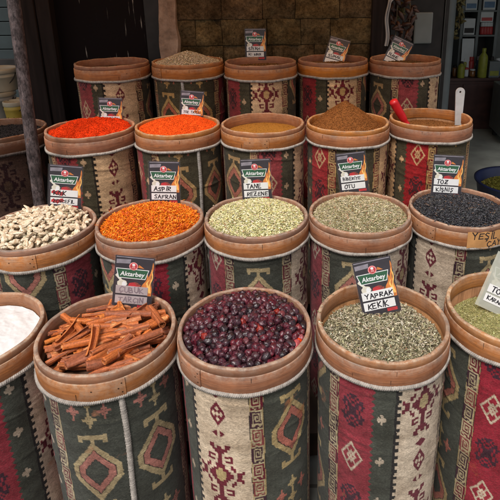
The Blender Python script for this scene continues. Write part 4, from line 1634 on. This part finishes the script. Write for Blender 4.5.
# ---- stone wall of single rough blocks
WK, WY = .04, 3.075
WX0, WX1 = at(166, 30, y=3.07).x, at(371, 30, y=3.08).x
WA = math.atan(WK)
m = NT('sandstone')
co = m.coord(scale=(1, 1, 1))
n1 = m.noise(co, 7, 8, .65)
n2 = m.noise(co, 60, 8, .78)
c = m.ramp(n1, [(.28, (.045, .028, .014)), (.47, (.135, .088, .044)), (.70, (.27, .19, .105))])
c = m.mix(c, m.ramp(n2, [(.36, (.28, .27, .25)), (.60, (1.2, 1.2, 1.2))]), .9, 'MULTIPLY')
a_ = m.n('ShaderNodeAttribute', attribute_name='Col').outputs['Color']
m.base(m.mix(c, a_, 1, 'MULTIPLY'))
m.set(Roughness=.95, Specular_IOR_Level=.1)
m.bump(m.mix(n1, n2, .5), 1.0, .03)
M['stone'] = m.m


def stone_block(x0, x1, z0, z1, depth, seed, col):
    nx, nz = max(6, int((x1 - x0) / .011)), max(6, int((z1 - z0) / .011))
    X, Z = np.meshgrid(np.linspace(0, 1, nx + 1), np.linspace(0, 1, nz + 1), indexing='ij')
    ed = np.minimum(np.minimum(X * (x1 - x0), (1 - X) * (x1 - x0)), np.minimum(Z * (z1 - z0), (1 - Z) * (z1 - z0)))
    px, pz = x0 + X * (x1 - x0), z0 + Z * (z1 - z0)
    f = fbm(np.stack([px * 9, pz * 9, 0 * px + seed], -1), 5)
    d = -.030 * f - .007 * (1 - np.exp(-ed / .016)) - .006
    jx = .006 * fbm(np.stack([px * 6, pz * 6, 0 * px + seed + 4], -1), 3)
    v = np.stack([px + jx, d, pz + jx * .7], -1)
    v = v.reshape(-1, 3)
    m_ = nz + 1
    i = np.arange(nx)[:, None]
    j = np.arange(nz)[None]
    q = np.stack([i * m_ + j, (i + 1) * m_ + j, (i + 1) * m_ + j + 1, i * m_ + j + 1], -1).reshape(-1, 4)
    return v, q, np.tile(np.array(col) * (1 + .2 * f.reshape(-1, 1)), (1, 1))


parts, cols = [], []
rowz = [0.0]
rs = random.Random(4)
while rowz[-1] < 2.2:
    rowz.append(rowz[-1] + rs.uniform(.12, .175))
for k in range(len(rowz) - 1):
    x = WX0
    while x < WX1:
        w = rs.uniform(.15, .36)
        if WX1 - (x + w) < .10:
            w = WX1 - x
        tone = rs.uniform(.74, 1.04)
        tint = (tone, tone * rs.uniform(.95, 1.02), tone * rs.uniform(.88, 1.02))
        v, q, c = stone_block(x + .0015, x + w - .0015, rowz[k] + .0015, rowz[k + 1] - .0015, .2, k * 7.1 + x * 13, tint)
        parts.append((v, q))
        cols.append(c)
        x += w
bxv = np.array([[a, b, c] for a in (WX0, WX1) for b in (.006, .25) for c in (0, 2.2)], dtype=float)
bxf = np.array([[0, 1, 3, 2], [4, 6, 7, 5], [0, 4, 5, 1], [2, 3, 7, 6], [1, 5, 7, 3], [0, 2, 6, 4]])
parts.append((bxv, bxf))
cols.append(np.full((8, 3), .5))
v, fs = merge_np(parts)
o = link('stone_wall', np_mesh('stone_wall', v, fs, [M['stone']], np.concatenate(cols)), None, (0, WY, 0), (0, 0, WA))
tag(o, 'rough brown sandstone block wall behind the back row of barrels', 'wall')

# pale plastered pillar at the left end of the stones
m = NT('old_plaster')
co = m.coord()
n1 = m.noise(co, 6, 8, .7)
m.base(m.ramp(n1, [(.3, (.07, .045, .032)), (.48, (.26, .175, .13)), (.72, (.44, .32, .25))]))
m.set(Roughness=.95, Specular_IOR_Level=.1)
m.bump(n1, .8, .012)
M['plaster'] = m.m


def wavy_column(w, d, h, seed, amp=.012):
    nz = 60
    V, F = [], []
    per = [(-w / 2, -d / 2), (-w / 4, -d / 2 - .006), (w / 4, -d / 2 - .006), (w / 2, -d / 2), (w / 2, d / 2), (-w / 2, d / 2)]
    for i in range(nz + 1):
        z = h * i / nz
        for k, (x, y) in enumerate(per):
            nx = float(fbm(np.array([z * 5, k * 3.1, seed]), 3)) * amp
            V.append((x + nx, y + nx * .6, z))
    K = len(per)
    for i in range(nz):
        for k in range(K):
            F.append((i * K + k, i * K + (k + 1) % K, (i + 1) * K + (k + 1) % K, (i + 1) * K + k))
    return np.array(V), np.array(F)


def on_wall(x, d=0):
    return (x * math.cos(WA) - d * math.sin(WA) * -1 * -1, WY + x * math.sin(WA) + d * math.cos(WA))


p = at(169, 30, y=3.02)
v, f = wavy_column(.105, .12, 2.2, 3, .03)
tag(link('plaster_pillar', np_mesh('plaster_pillar', v, f, [M['plaster']], smooth=False), None, (p.x, 3.04, 0), (0, 0, WA)), 'crumbling pale plaster pillar between black door and stone wall', 'pillar')

# ---- black steel door with scratches
m = NT('black_door_paint')
n1 = m.noise(m.coord(scale=(46, 46, 3.0)), 1, 5, .6)
n2 = m.noise(m.coord(scale=(5, 5, 4)), 1, 4)
mask = m.math(m.ramp(n1, [(.60, (0, 0, 0)), (.66, (1, 1, 1))]), m.ramp(n2, [(.48, (0, 0, 0)), (.58, (1, 1, 1))]))
m.base(m.mix((.0065, .0045, .005), (.30, .28, .26), mask))
m.set(Roughness=.8, Specular_IOR_Level=.08)
m.bump(n1, .15, .003)
M['door'] = m.m
M['dark_metal'] = simple('dark_metal', (.016, .014, .014), .55, .4, 12, bump=.15, spec=.3)
pl, pr_ = at(56, 60, y=3.035), at(158, 60, y=3.05)
door = empty('metal_door', (pl.x, pl.y, 0), (0, 0, math.atan2(pr_.y - pl.y, pr_.x - pl.x)))
dw = math.hypot(pr_.x - pl.x, pr_.y - pl.y)
tag(door, 'black painted metal door with pale scratches, behind the red powder barrels', 'door')
bm = bmesh.new()
box(bm, 0, 0, .02, dw, .045, 2.15, .004)
link('door_leaf', bm_mesh('door_leaf', bm, [M['door']]), door)
bm = bmesh.new()
box(bm, dw - .050, -.020, .02, dw + .050, -.002, 2.15, .004)
link('edge_strip', bm_mesh('edge_strip', bm, [M['dark_metal']]), door)
bm = bmesh.new()
box(bm, .45 * dw, -.014, 1.02, .45 * dw + .03, -.001, 1.17, .004)
box(bm, .45 * dw + .008, -.055, 1.09, .45 * dw + .022, -.014, 1.105, .003)
box(bm, .45 * dw - .09, -.066, 1.088, .45 * dw + .022, -.054, 1.107, .004)
link('handle', bm_mesh('handle', bm, [M['dark_metal']]), door)

# dark timber jamb left of the door
m = NT('jamb_wood')
n1 = m.noise(m.coord(scale=(30, 30, 2)), 1, 6, .65)
m.base(m.ramp(n1, [(.3, (.006, .004, .004)), (.62, (.018, .012, .011)), (.78, (.07, .05, .048))]))
m.set(Roughness=.8, Specular_IOR_Level=.15)
m.bump(n1, .6, .006)
M['jamb'] = m.m
pj = at(43, 60, y=2.96)
bm = bmesh.new()
box(bm, -.085, -.05, 0, .010, .06, 2.2, .006)
box(bm, .014, -.035, 0, .088, .06, 2.2, .006)
tag(link('timber_post', bm_mesh('timber_post', bm, [M['jamb']]), None, (pj.x, pj.y, 0), (0, 0, R(8))), 'weathered dark timber post behind the rusty pole', 'post')

# rusty leaning pole
m = NT('rusty_steel')
n1 = m.noise(m.coord(scale=(34, 34, 16)), 1, 8, .75)
n2 = m.noise(m.coord(scale=(120, 120, 50)), 1, 5, .75)
c = m.ramp(n1, [(.30, (.012, .009, .009)), (.46, (.050, .034, .033)), (.60, (.115, .088, .088)), (.70, (.18, .075, .035))])
c = m.mix(c, m.ramp(n2, [(.36, (.10, .09, .09)), (.52, (1, 1, 1)), (.72, (1.5, 1.45, 1.4))]), .85, 'MULTIPLY')
m.base(c)
m.set(Roughness=.75, Metallic=.1, Specular_IOR_Level=.3)
m.bump(n2, .7, .004)
M['rust'] = m.m
p0, p1 = at(13.5, 0, y=2.00), at(40, 205, y=1.93)
d = (p1 - p0)
p_top, p_bot = p0 - d * .15, p0 + d * ((p0.z - .128) / -d.z)
s = np.linspace(0, 1, 60)
path = np.array(p_bot)[None] + s[:, None] * (np.array(p_top) - np.array(p_bot))[None]
rad = .0240 + .0012 * vnoise(np.stack([s * 30, 0 * s, 0 * s], -1))
v, fs = tube_np(path, rad, 20)
tag(link('rusty_pole', np_mesh('rusty_pole', v, fs, [M['rust']])), 'rusty scabbed steel pole leaning beside the left barrels', 'pole')

# dark post right of the stone wall
pp = at(378, 40, y=3.13)
bm = bmesh.new()
box(bm, -.055, -.08, 0, .055, .12, 2.2, .008)
tag(link('dark_post', bm_mesh('dark_post', bm, [M['jamb']]), None, (pp.x, pp.y, 0), (0, 0, WA)), 'dark post closing the right end of the stone wall', 'post')

# unseen awning added to shade and warm the back rows; shop ceiling
m = NT('unseen_awning_canvas')
c = m.ramp(m.noise(m.coord(scale=(3, 3, 3)), 1, 4), [(.3, (.80, .36, .08)), (.7, (.88, .45, .13))])
tr = m.n('ShaderNodeBsdfTranslucent')
df = m.n('ShaderNodeBsdfDiffuse')
mx = m.n('ShaderNodeMixShader')
mx.inputs[0].default_value = .62
m.l(c, tr.inputs[0])
m.l(c, df.inputs[0])
m.l(df.outputs[0], mx.inputs[1])
m.l(tr.outputs[0], mx.inputs[2])
m.l(mx.outputs[0], m.out.inputs[0])
M['unseen_canvas'] = m.m
nxa, nya = 40, 16
X, Y = np.meshgrid(np.linspace(-2.6, 1.6, nxa + 1), np.linspace(0, 1, nya + 1), indexing='ij')
V = np.stack([X, 1.85 + Y * 1.65, 2.34 + .46 * Y + .015 * np.sin(X * 9) - .06 * np.sin(Y * np.pi)], -1).reshape(-1, 3)
i_ = np.arange(nxa)[:, None]
j_ = np.arange(nya)[None]
F = np.stack([i_ * (nya + 1) + j_, (i_ + 1) * (nya + 1) + j_, (i_ + 1) * (nya + 1) + j_ + 1, i_ * (nya + 1) + j_ + 1], -1).reshape(-1, 4)
tag(link('unseen_awning_roof', np_mesh('unseen_awning_roof', V, F, [M['unseen_canvas']])), kind='structure')
M['ceiling'] = simple('shop_ceiling_paint', (.12, .11, .10), .9, .2, 4, bump=.1)
bm = bmesh.new()
box(bm, -2.6, 3.40, 2.74, 5.0, 8.6, 2.78)
tag(link('shop_ceiling', bm_mesh('shop_ceiling', bm, [M['ceiling']])), kind='structure')
M['floor'] = simple('shop_floor_cement', (.30, .32, .29), .6, .3, 3, bump=.1)
tag(link('shop_floor', np_mesh('shop_floor', np.array([[.89, 2.55, .004], [5, 2.55, .004], [5, 8.5, .004], [.89, 8.5, .004]]), np.array([[0, 1, 2, 3]]), [M['floor']], smooth=False)), kind='structure')
# ---- shop interior
M['shop_wall'] = simple('shop_wall_paint', (.20, .22, .22), .8, .25, 3, bump=.1)
bm = bmesh.new()
box(bm, .62, 7.6, 0, 5.0, 7.7, 2.73)
box(bm, 4.2, 3.4, 0, 4.3, 7.59, 2.73)
box(bm, .30, 3.42, 0, .40, 7.59, 2.73)
tag(link('shop_wall', bm_mesh('shop_wall', bm, [M['shop_wall']])), kind='structure')
M['blue_grey'] = simple('blue_grey_paint', (.105, .125, .13), .55, .2, 5, bump=.05)
M['white_board'] = simple('white_board', (.42, .46, .48), .6, .1, 6, bump=.03)
M['dark_red'] = simple('dark_red_wood', (.045, .018, .015), .5, .4, 9, bump=.1)
M['steel'] = simple('dull_steel', (.20, .23, .23), .45, .15, 9, metal=.5, bump=.05)
M['lime'] = simple('lime_label', (.20, .22, .03), .4, .2, 20, bump=0)
M['cup_red'] = simple('red_label', (.30, .03, .03), .45, .2, 20, bump=0)
M['blue_label'] = simple('blue_label', (.06, .13, .24), .45, .2, 20, bump=0)


def bevbox(name, mats, boxes, parent=None, loc=(0, 0, 0), rot=(0, 0, 0), bev=.004):
    bm = bmesh.new()
    for b in boxes:
        mt = b[6] if len(b) > 6 else 0
        box(bm, *b[:6], bev, mt)
    return link(name, bm_mesh(name, bm, mats), parent, loc, rot)


# counter
ct = at(462, 78, y=6.25)
cnt = empty('shop_counter', (ct.x, 6.25, 0))
tag(cnt, 'dark red wooden counter inside the shop behind the white scoop', 'counter')
CZ = ct.z
CW2 = at(500, 78, y=6.25).x - ct.x
bevbox('cabinet', [M['dark_red']], [(-.50, 0, 0, CW2, .70, CZ - .035)], cnt)
bevbox('countertop', [M['dark_red']], [(-.53, -.03, CZ - .034, CW2 + .03, .73, CZ)], cnt)
bevbox('door_panel', [M['dark_red']], [(-.45, -.016, .08, -.02, -.001, CZ - .08)], cnt)
bevbox('door_panel', [M['dark_red']], [(.02, -.016, .08, CW2 - .03, -.001, CZ - .08)], cnt)
# shelf unit on the counter
S0, S1 = at(462, 40, y=6.45), at(497, 40, y=6.45)
sh = empty('shelf_unit', (S0.x, 6.50, CZ))
tag(sh, 'pale blue grey shelf unit stacked with boxes and bottles in the shop', 'shelf')
SW = S1.x - S0.x
for xx in (0, SW * .46, SW):
    bevbox('upright', [M['blue_grey']], [(xx - .018, 0, 0, xx + .018, .30, 1.35)], sh, bev=.003)
zs = [at(480, 35, y=6.5).z - CZ, at(480, 20, y=6.5).z - CZ + .03, at(480, 2, y=6.5).z - CZ + .02]
zs = [zs[0], zs[0] + .30, zs[0] + .62]
for zz_ in zs:
    for xa, xb in ((.019, SW * .46 - .019), (SW * .46 + .019, SW - .019)):
        bevbox('shelf_board', [M['blue_grey']], [(xa, 0, zz_ - .02, xb, .30, zz_)], sh, bev=.002)
bevbox('back_board', [M['dark_metal']], [(-.018, .302, 0, SW + .018, .312, 1.35)], sh, bev=.001)


def carton(x, y, z, w, d, h, mat, stripe, label, group=None):
    r0 = empty('carton', (x, y, z))
    tag(r0, label, 'carton', group)
    bevbox('box_body', [mat], [(0, 0, 0, w, d, h)], r0, bev=.003)
    if stripe:
        bevbox('label_panel', [stripe], [(w * .08, -.003, h * .12, w * .92, -.0005, h * .42)], r0, bev=0)
    return r0


X0, Y0 = S0.x, 6.52
carton(X0 + .03, Y0, CZ + zs[0] + .001, SW * .46 - .06, .22, .20, M['white_board'], M['dark_metal'], 'white carton with a dark band on the left shelf of the shop')
carton(X0 + SW * .46 + .03, Y0, CZ + zs[0] + .155, SW * .5 - .06, .2, .135, M['white_board'], M['cup_red'], 'wide white carton above the row of small jars')
bevbox_ = None
for k in range(4):
    xj = X0 + SW * .46 + .05 + k * (SW * .5 - .08) / 4
    r0 = empty('spice_jar', (xj + .03, Y0 + .05, CZ + zs[0] + .001))
    tag(r0, 'small jar with white cap in the row on the shop shelf', 'jar', 'jars in a row on the shelf')
    v, q, _, _ = lathe_np([(.002, 0), (.030, 0), (.032, .004), (.032, .088), (.024, .097), (.002, .098)], 20)
    link('jar_body', np_mesh('jar_body', v, q, [M['cup_red']]), r0)
    v, q, _, _ = lathe_np([(.027, .099), (.027, .145), (.024, .150), (.002, .1505)], 20)
    link('lid', np_mesh('lid', v, q, [M['white_board']]), r0)
carton(X0 + .03, Y0, CZ + zs[1] + .001, SW * .40 - .03, .22, .19, M['white_board'], M['blue_label'], 'pale carton on the upper left shelf of the shop')
carton(X0 + SW * .5 + .03, Y0, CZ + zs[1] + .001, SW * .42 - .03, .22, .24, M['white_board'], M['blue_label'], 'tall pale carton on the upper right shelf of the shop')


def bottle(x, y, z, h, r, mat, cap, label, group=None):
    r0 = empty('bottle', (x, y, z))
    tag(r0, label, 'bottle', group)
    v, q, _, _ = lathe_np([(.002, 0), (r * .95, 0), (r, .006), (r, h * .66), (r * .9, h * .74), (r * .42, h * .84), (r * .40, h * .9), (.002, h * .905)], 24)
    link('bottle_body', np_mesh('bottle_body', v, q, [mat]), r0)
    v, q, _, _ = lathe_np([(r * .46, h * .88), (r * .46, h * .99), (r * .4, h), (.002, h)], 18)
    link('cap', np_mesh('cap', v, q, [cap]), r0)


pb = at(482, 72, y=6.28)
bottle(pb.x, 6.28, CZ + .001, .36, .055, M['lime'], M['lime'], 'tall yellow green bottle on the shop counter')
pb = at(461, 72, y=6.27)
bottle(pb.x, 6.27, CZ + .001, .20, .045, M['lime'], M['dark_metal'], 'short green bottle at the left end of the shop counter')
carton(at(489, 72, y=6.25).x, 6.25, CZ + .001, .13, .08, .20, M['blue_grey'], M['lime'], 'small grey box with a yellow label on the shop counter')
# pale panel leaning behind the counter bottles
bevbox_o = bevbox('glass_panel', [M['white_board']], [(-.075, 0, 0, .075, .012, .46)], None, (at(468, 60, y=6.40).x, 6.42, CZ + .001), (R(-4), 0, 0), .002)
tag(bevbox_o, 'pale upright panel leaning against the shelf over the counter', 'panel')

# more goods on the shelves and the counter


def jar(x, y, z, r, h, mat, lid, label, group):
    r0 = empty('shop_jar', (x, y, z))
    tag(r0, label, 'jar', group)
    v, q, _, _ = lathe_np([(.002, 0), (r * .94, 0), (r, .006), (r, h * .74), (r * .8, h * .80), (.002, h * .805)], 20)
    link('jar_body', np_mesh('jar_body', v, q, [mat]), r0)
    v, q, _, _ = lathe_np([(r * .86, h * .806), (r * .86, h * .97), (r * .8, h), (.002, h)], 20)
    link('lid', np_mesh('lid', v, q, [lid]), r0)


M['amber_glass'] = simple('amber_jar', (.16, .07, .02), .25, .3, 12, bump=0, spec=.6)
M['dark_glass'] = simple('dark_jar', (.03, .035, .03), .2, .3, 12, bump=0, spec=.6)
rj = random.Random(12)
for bay, (xa, xb) in enumerate(((.03, SW * .46 - .03), (SW * .46 + .03, SW - .03))):
    for lev, zz_ in enumerate((0, zs[0], zs[1], zs[2])):
        x = X0 + xa + .03
        while x < X0 + xb - .02:
            r, h = rj.uniform(.026, .042), rj.uniform(.10, .17)
            mat, mn = rj.choice(((M['amber_glass'], 'amber'), (M['dark_glass'], 'dark'), (M['cup_red'], 'red'), (M['white_board'], 'white'), (M['lime'], 'yellow green'), (M['blue_label'], 'blue')))
            lid = rj.choice((M['dark_metal'], M['white_board'], M['cup_red']))
            jar(x + r, Y0 + .24, CZ + zz_ + .0015, r, h, mat, lid, 'small %s jar at the back of the shop shelves' % mn, '%s jars on the shop shelves' % mn)
            x += 2 * r + rj.uniform(.004, .05)
for lev in (0, 1):
    x = S0.x + .03
    while x < S1.x + .5:
        r, h = rj.uniform(.026, .04), rj.uniform(.09, .15)
        mat, mn = rj.choice(((M['amber_glass'], 'amber'), (M['cup_red'], 'red'), (M['white_board'], 'white'), (M['lime'], 'yellow green'), (M['blue_label'], 'blue')))
        jar(x + r, 6.36 + .085 * lev + rj.uniform(0, .01), CZ + .0015, r * (1 if lev == 0 else .98), h + .09 * lev, mat, rj.choice((M['dark_metal'], M['white_board'], M['cup_red'])), '%s jar in the front rows on the shop counter' % mn, '%s jars in front of the shelf unit' % mn)
        x += 2 * r + rj.uniform(.006, .03) + (.14 if lev == 0 and rj.random() < .3 else 0)
for k in range(6):
    jar(ct.x - .40 + k * .085 + rj.uniform(-.01, .01), 6.33 + rj.uniform(0, .1), CZ + .0015, rj.uniform(.026, .036), rj.uniform(.09, .16), (M['amber_glass'], M['dark_glass'])[k % 2], M['dark_metal'],
        ('amber', 'dark')[k % 2] + ' jar standing on the shop counter left of the shelf unit', 'jars on the shop counter')

# grey cabinet at the right edge with little feet
pc = at(484, 134, z=0)
pc = Vector((pc.x, 5.55, 0))
cab = empty('steel_cabinet', (pc.x, pc.y, 0), (0, 0, R(-6)))
tag(cab, 'grey steel cabinet on short legs at the right picture edge', 'cabinet')
bevbox('cabinet_body', [M['steel']], [(0, 0, .10, .62, .5, .66)], cab, bev=.01)
bevbox('door_panel', [M['blue_grey']], [(.10, -.014, .15, .56, -.001, .62)], cab, bev=.004)
for xx in (.04, .54):
    for yy in (.03, .42):
        bevbox('leg', [M['dark_metal']], [(xx, yy, 0, xx + .05, yy + .05, .099)], cab, bev=.003)
bevbox('handle', [M['dark_metal']], [(.13, -.035, .42, .145, -.015, .54)], cab, bev=.003)

# round grey pillar between the hanging things and the shelves
ppx = at(445, 60, y=4.3)
v, q, _, _ = lathe_np([(.075, 0), (.075, .10), (.055, .12), (.055, 2.73)], 32)
tag(link('grey_pillar', np_mesh('grey_pillar', v, q, [M['blue_grey']]), None, (ppx.x, 4.3, 0)), 'grey round pillar inside the shop, right of the back barrels', 'pillar')
# white tray hanging left of it
pw = at(423, 28, y=3.9)
M['tray'] = simple('dim_tray', (.17, .19, .19), .6, .15, 6, bump=.03)
tray = bevbox('white_tray', [M['tray']], [(-.070, -.012, -.115, .070, .012, .115)], None, tuple(pw), (0, 0, R(4)), .012)
tag(tray, 'pale flat tray hung on the wall panel in the shop', 'tray')
bevbox_o = bevbox('wall_panel', [M['dark_metal'], M['blue_grey']], [(-.24, 0, 0, .16, .06, 2.3), (.165, -.01, 0, .20, .05, 2.3, 1)], None, (pw.x, 3.93, 0), (0, 0, R(4)), .003)
tag(bevbox_o, 'dark panel with a grey edge behind the hanging tray', 'panel')
# pair of dark cupboard doors low behind the back right barrel
# dried bunches hanging over the last barrel
M['dried'] = simple('dried_pepper_skin', (.055, .022, .014), .45, .6, 30, bump=.3, spec=.5)
M['dried2'] = simple('dried_okra_skin', (.10, .085, .03), .6, .5, 30, bump=.3)
M['string'] = simple('hemp_string', (.20, .14, .08), .9, .2, 40, bump=.2)


def bunch(px0, ytop, ybot, dist, mat, label, seed):
    r_ = np.random.default_rng(seed)
    a, b = at(px0, ytop, y=dist), at(px0, ybot, y=dist)
    root = empty('dried_bunch', (a.x, dist, b.z))
    H = 2.735 - b.z if dist > 3.4 else 2.60 - b.z
    tag(root, label, 'dried peppers', 'bunches hanging in the shop mouth')
    s = np.linspace(0, 1, 20)
    v, fs = tube_np(np.stack([.004 * np.sin(s * 9), 0 * s, H * s], -1), .0025, 6)
    link('string', np_mesh('string', v, fs, [M['string']]), root)
    ps = []
    n_ = 46
    for k in range(n_):
        z = (k / n_) * min(H, .62)
        tv, tf = spindle(9, ((-.5, .05), (-.3, .30), (-.1, .40), (.15, .34), (.4, .20), (.5, .05)), r_.normal(0, .12))
        Rm = np.array(Euler((r_.uniform(0, 6), R(40) + r_.normal(0, .4), r_.uniform(0, 6.28))).to_matrix())
        P = (tv * np.array([r_.uniform(.05, .085), .040, .034])) @ Rm.T
        an = r_.uniform(0, 6.28)
        ps.append((P + np.array([.032 * math.cos(an), .032 * math.sin(an), z + .03]), tf))
    v, fs = merge_np(ps)
    link('pods', np_mesh('pods', v, fs, [mat]), root)


bunch(397, 0, 47, 3.25, M['dried'], 'dark red brown bunch of dried peppers nearest the post', 1)
bunch(410, 0, 42, 3.34, M['dried'], 'dark bunch of dried peppers left of the hung tray', 2)
bunch(404, 0, 22, 3.45, M['dried2'], 'short greenish dried bunch between the two dark ones', 3)
bunch(455, 0, 44, 4.9, M['dried2'], 'greenish bunch hanging between grey pillar and shelves', 4)
bunch(461, 0, 30, 5.0, M['dried2'], 'greenish bunch hanging close before the shelves', 5)
bunch(433, 0, 12, 4.2, M['dried2'], 'short greenish bunch over the hung tray', 6)
# white cloth folded over the post corner
m = NT('pale_cloth')
m.base(m.ramp(m.noise(m.coord(scale=(8, 8, 8)), 1, 4), [(.3, (.34, .34, .36)), (.7, (.50, .49, .48))]))
m.set(Roughness=.9)
M['cloth'] = m.m
pc0 = at(384, 46, y=3.04)
nzc, nxc = 40, 14
V = []
for i in range(nzc + 1):
    q = i / nzc
    for j in range(nxc + 1):
        w = (j / nxc)
        width = .020 + .10 * np.clip((q - .62) / .25, 0, 1)
        x = .012 * q + w * width + .006 * math.sin(q * 12)
        yv = .010 * math.sin(w * 11 + q * 5) + .006 * math.sin(w * 23 + q * 3)
        V.append((x, yv, q * .40))
F = [(i * (nxc + 1) + j, i * (nxc + 1) + j + 1, (i + 1) * (nxc + 1) + j + 1, (i + 1) * (nxc + 1) + j) for i in range(nzc) for j in range(nxc)]
tag(link('hanging_cloth', np_mesh('hanging_cloth', np.array(V), np.array(F), [M['cloth']]), None, (pc0.x, 3.04, pc0.z)), 'pale cloth hanging in a narrow fold beside the dark post', 'cloth')

# navy tub of olive stuff on the floor at the right
M['navy'] = simple('navy_plastic', (.014, .022, .075), .4, .2, 10, bump=.05, spec=.5)
pt = at(500, 176, z=.38)
TX, TY = at(518, 180, z=.41).xy
v, q, _, _ = lathe_np([(.002, 0), (.21, 0), (.22, .01), (.285, .395), (.30, .40), (.302, .41), (.285, .412), (.275, .40), (.213, .02), (.002, .018)], 64)
tub = link('plastic_tub', np_mesh('plastic_tub', v, q, [M['navy']]), None, (TX, TY, 0))
tag(tub, 'wide navy plastic tub on the floor at the right edge', 'tub')


class Loose(Mound):
    def __init__(s, c, rad, **k):
        B['_tub'] = c
        Mound.__init__(s, '_tub', rad=rad, **k)


filling('olive_leaves', '_tub', Loose((TX, TY, .41), .262, level=.075, dome=.07, rough=.012, scale=10), (.14, .145, .025), M['grain'],
        'olive green ground leaves heaped in the navy tub', [(FLAKE, 4000, (.012, .006, .004), .3, .4, (0, .006), [(.19, .20, .035), (.13, .135, .025), (.26, .26, .06)], [3, 2, 1])])

# ---- left side street glimpse beyond the pole
M['teal'] = simple('teal_shutter', (.022, .034, .038), .6, .3, 5, bump=.05)
M['kraft_box'] = simple('pale_board', (.34, .27, .17), .8, .15, 8, bump=.1)
M['grey_box'] = simple('grey_board', (.20, .19, .17), .8, .15, 8, bump=.1)
M['yellow'] = simple('yellow_plastic', (.28, .20, .03), .5, .2, 9, bump=.05)
pt0 = at(5, 40, y=4.4)
sh_ = empty('shutter', (pt0.x - 1.6, 4.4, 0))
tag(sh_, 'dim teal slatted shutter far behind the rusty pole', 'shutter')
bevbox('slat_panel', [M['teal']], [(0, 0, k * .115, 2.3, .025 + .012 * (k % 2), k * .115 + .108) for k in range(20)], sh_, bev=.004)
bevbox('backing', [M['dark_metal']], [(0, .05, 0, 2.3, .06, 2.3)], sh_, bev=.001)
bevbox('rail', [M['dark_metal']], [(0, -.03, at(8, 62, y=4.4).z - .03, 2.3, -.002, at(8, 62, y=4.4).z + .03)], sh_, bev=.004)
tp0 = at(10, 118, y=2.9)
tz = tp0.z
tb_ = empty('side_table', (tp0.x - .50, 2.75, 0))
tag(tb_, 'plain side table carrying cartons left of the pole', 'table')
bevbox('table_top', [M['kraft_box']], [(-.5, 0, tz - .04, .50, .75, tz)], tb_)
for xx in (-.48, .44):
    for yy in (.02, .68):
        bevbox('leg', [M['dark_wood']], [(xx, yy, 0, xx + .045, yy + .045, tz - .041)], tb_)
M['tub_pale'] = simple('pale_tub_plastic', (.30, .27, .205), .5, .2, 9, bump=.05)
M['tub_grey'] = simple('grey_tub_plastic', (.17, .165, .15), .5, .2, 9, bump=.05)


def lidded_tub(x, y, z, r, h, mat, lidm, label):
    r0 = empty('lidded_tub', (x, y, z))
    tag(r0, label, 'tub', 'tubs on the side table')
    v, q, _, _ = lathe_np([(.002, 0), (r * .86, 0), (r * .88, .006), (r * .97, h - .05), (r, h - .048), (r, h - .04), (r * .97, h - .036), (r * .98, h - .02), (.002, h - .019)], 40)
    link('tub_body', np_mesh('tub_body', v, q, [mat]), r0)
    v, q, _, _ = lathe_np([(r * 1.0, h - .026), (r * 1.03, h - .024), (r * 1.03, h - .004), (r * 1.0, h), (r * .9, h), (r * .88, h - .006), (.002, h - .006)], 40)
    link('lid', np_mesh('lid', v, q, [lidm]), r0)
    hn = np.linspace(0, np.pi, 24)
    v, fs = tube_np(np.stack([r * 1.02 * np.cos(hn), -r * .55 * np.sin(hn) - .01, h * .78 - r * .75 * np.sin(hn)], -1), .003, 6)
    link('handle', np_mesh('handle', v, fs, [M['dark_metal']]), r0)


t1 = at(3, 118, y=2.9)
lidded_tub(t1.x - .03, 2.93, tz + .001, .10, .155, M['tub_grey'], M['tub_pale'], 'grey plastic tub with a pale lid on the side table')
lidded_tub(t1.x - .02, 2.95, tz + .157, .115, .13, M['tub_pale'], M['tub_pale'], 'pale plastic tub standing on top of the grey one')
t2 = at(18, 114, y=2.92)
lidded_tub(t2.x + .02, 2.86, tz + .001, .055, .11, M['yellow'], M['tub_pale'], 'small yellowish tub on the side table half behind the pole')

# ------------------------------------------------------------------ light
w = bpy.data.worlds.new('World')
scene.world = w
w.use_nodes = True
t = w.node_tree
bg = t.nodes['Background']
sky = t.nodes.new('ShaderNodeTexSky')
sky.sky_type = 'NISHITA'
sky.sun_disc = False
SUN_EL, SUN_AZ = R(58), R(200)
sky.sun_elevation = SUN_EL
sky.sun_rotation = SUN_AZ
sky.air_density = 1.2
sky.dust_density = 3.5
hs = t.nodes.new('ShaderNodeHueSaturation')
hs.inputs['Saturation'].default_value = .38
t.links.new(sky.outputs[0], hs.inputs['Color'])
t.links.new(hs.outputs[0], bg.inputs[0])
bg.inputs[1].default_value = .13
sd = bpy.data.lights.new('sun', 'SUN')
sd.energy = 2.8
sd.angle = R(18)
sd.color = (1, .955, .90)
so = bpy.data.objects.new('sun', sd)
COL.objects.link(so)
sv = Vector((math.sin(SUN_AZ) * math.cos(SUN_EL), math.cos(SUN_AZ) * math.cos(SUN_EL), math.sin(SUN_EL)))
so.rotation_euler = (-sv).to_track_quat('-Z', 'Y').to_euler()
so.location = (0, -2, 6)
scene.view_settings.view_transform = 'Standard'
scene.view_settings.look = 'None'
scene.view_settings.exposure = 0
scene.view_settings.gamma = 1
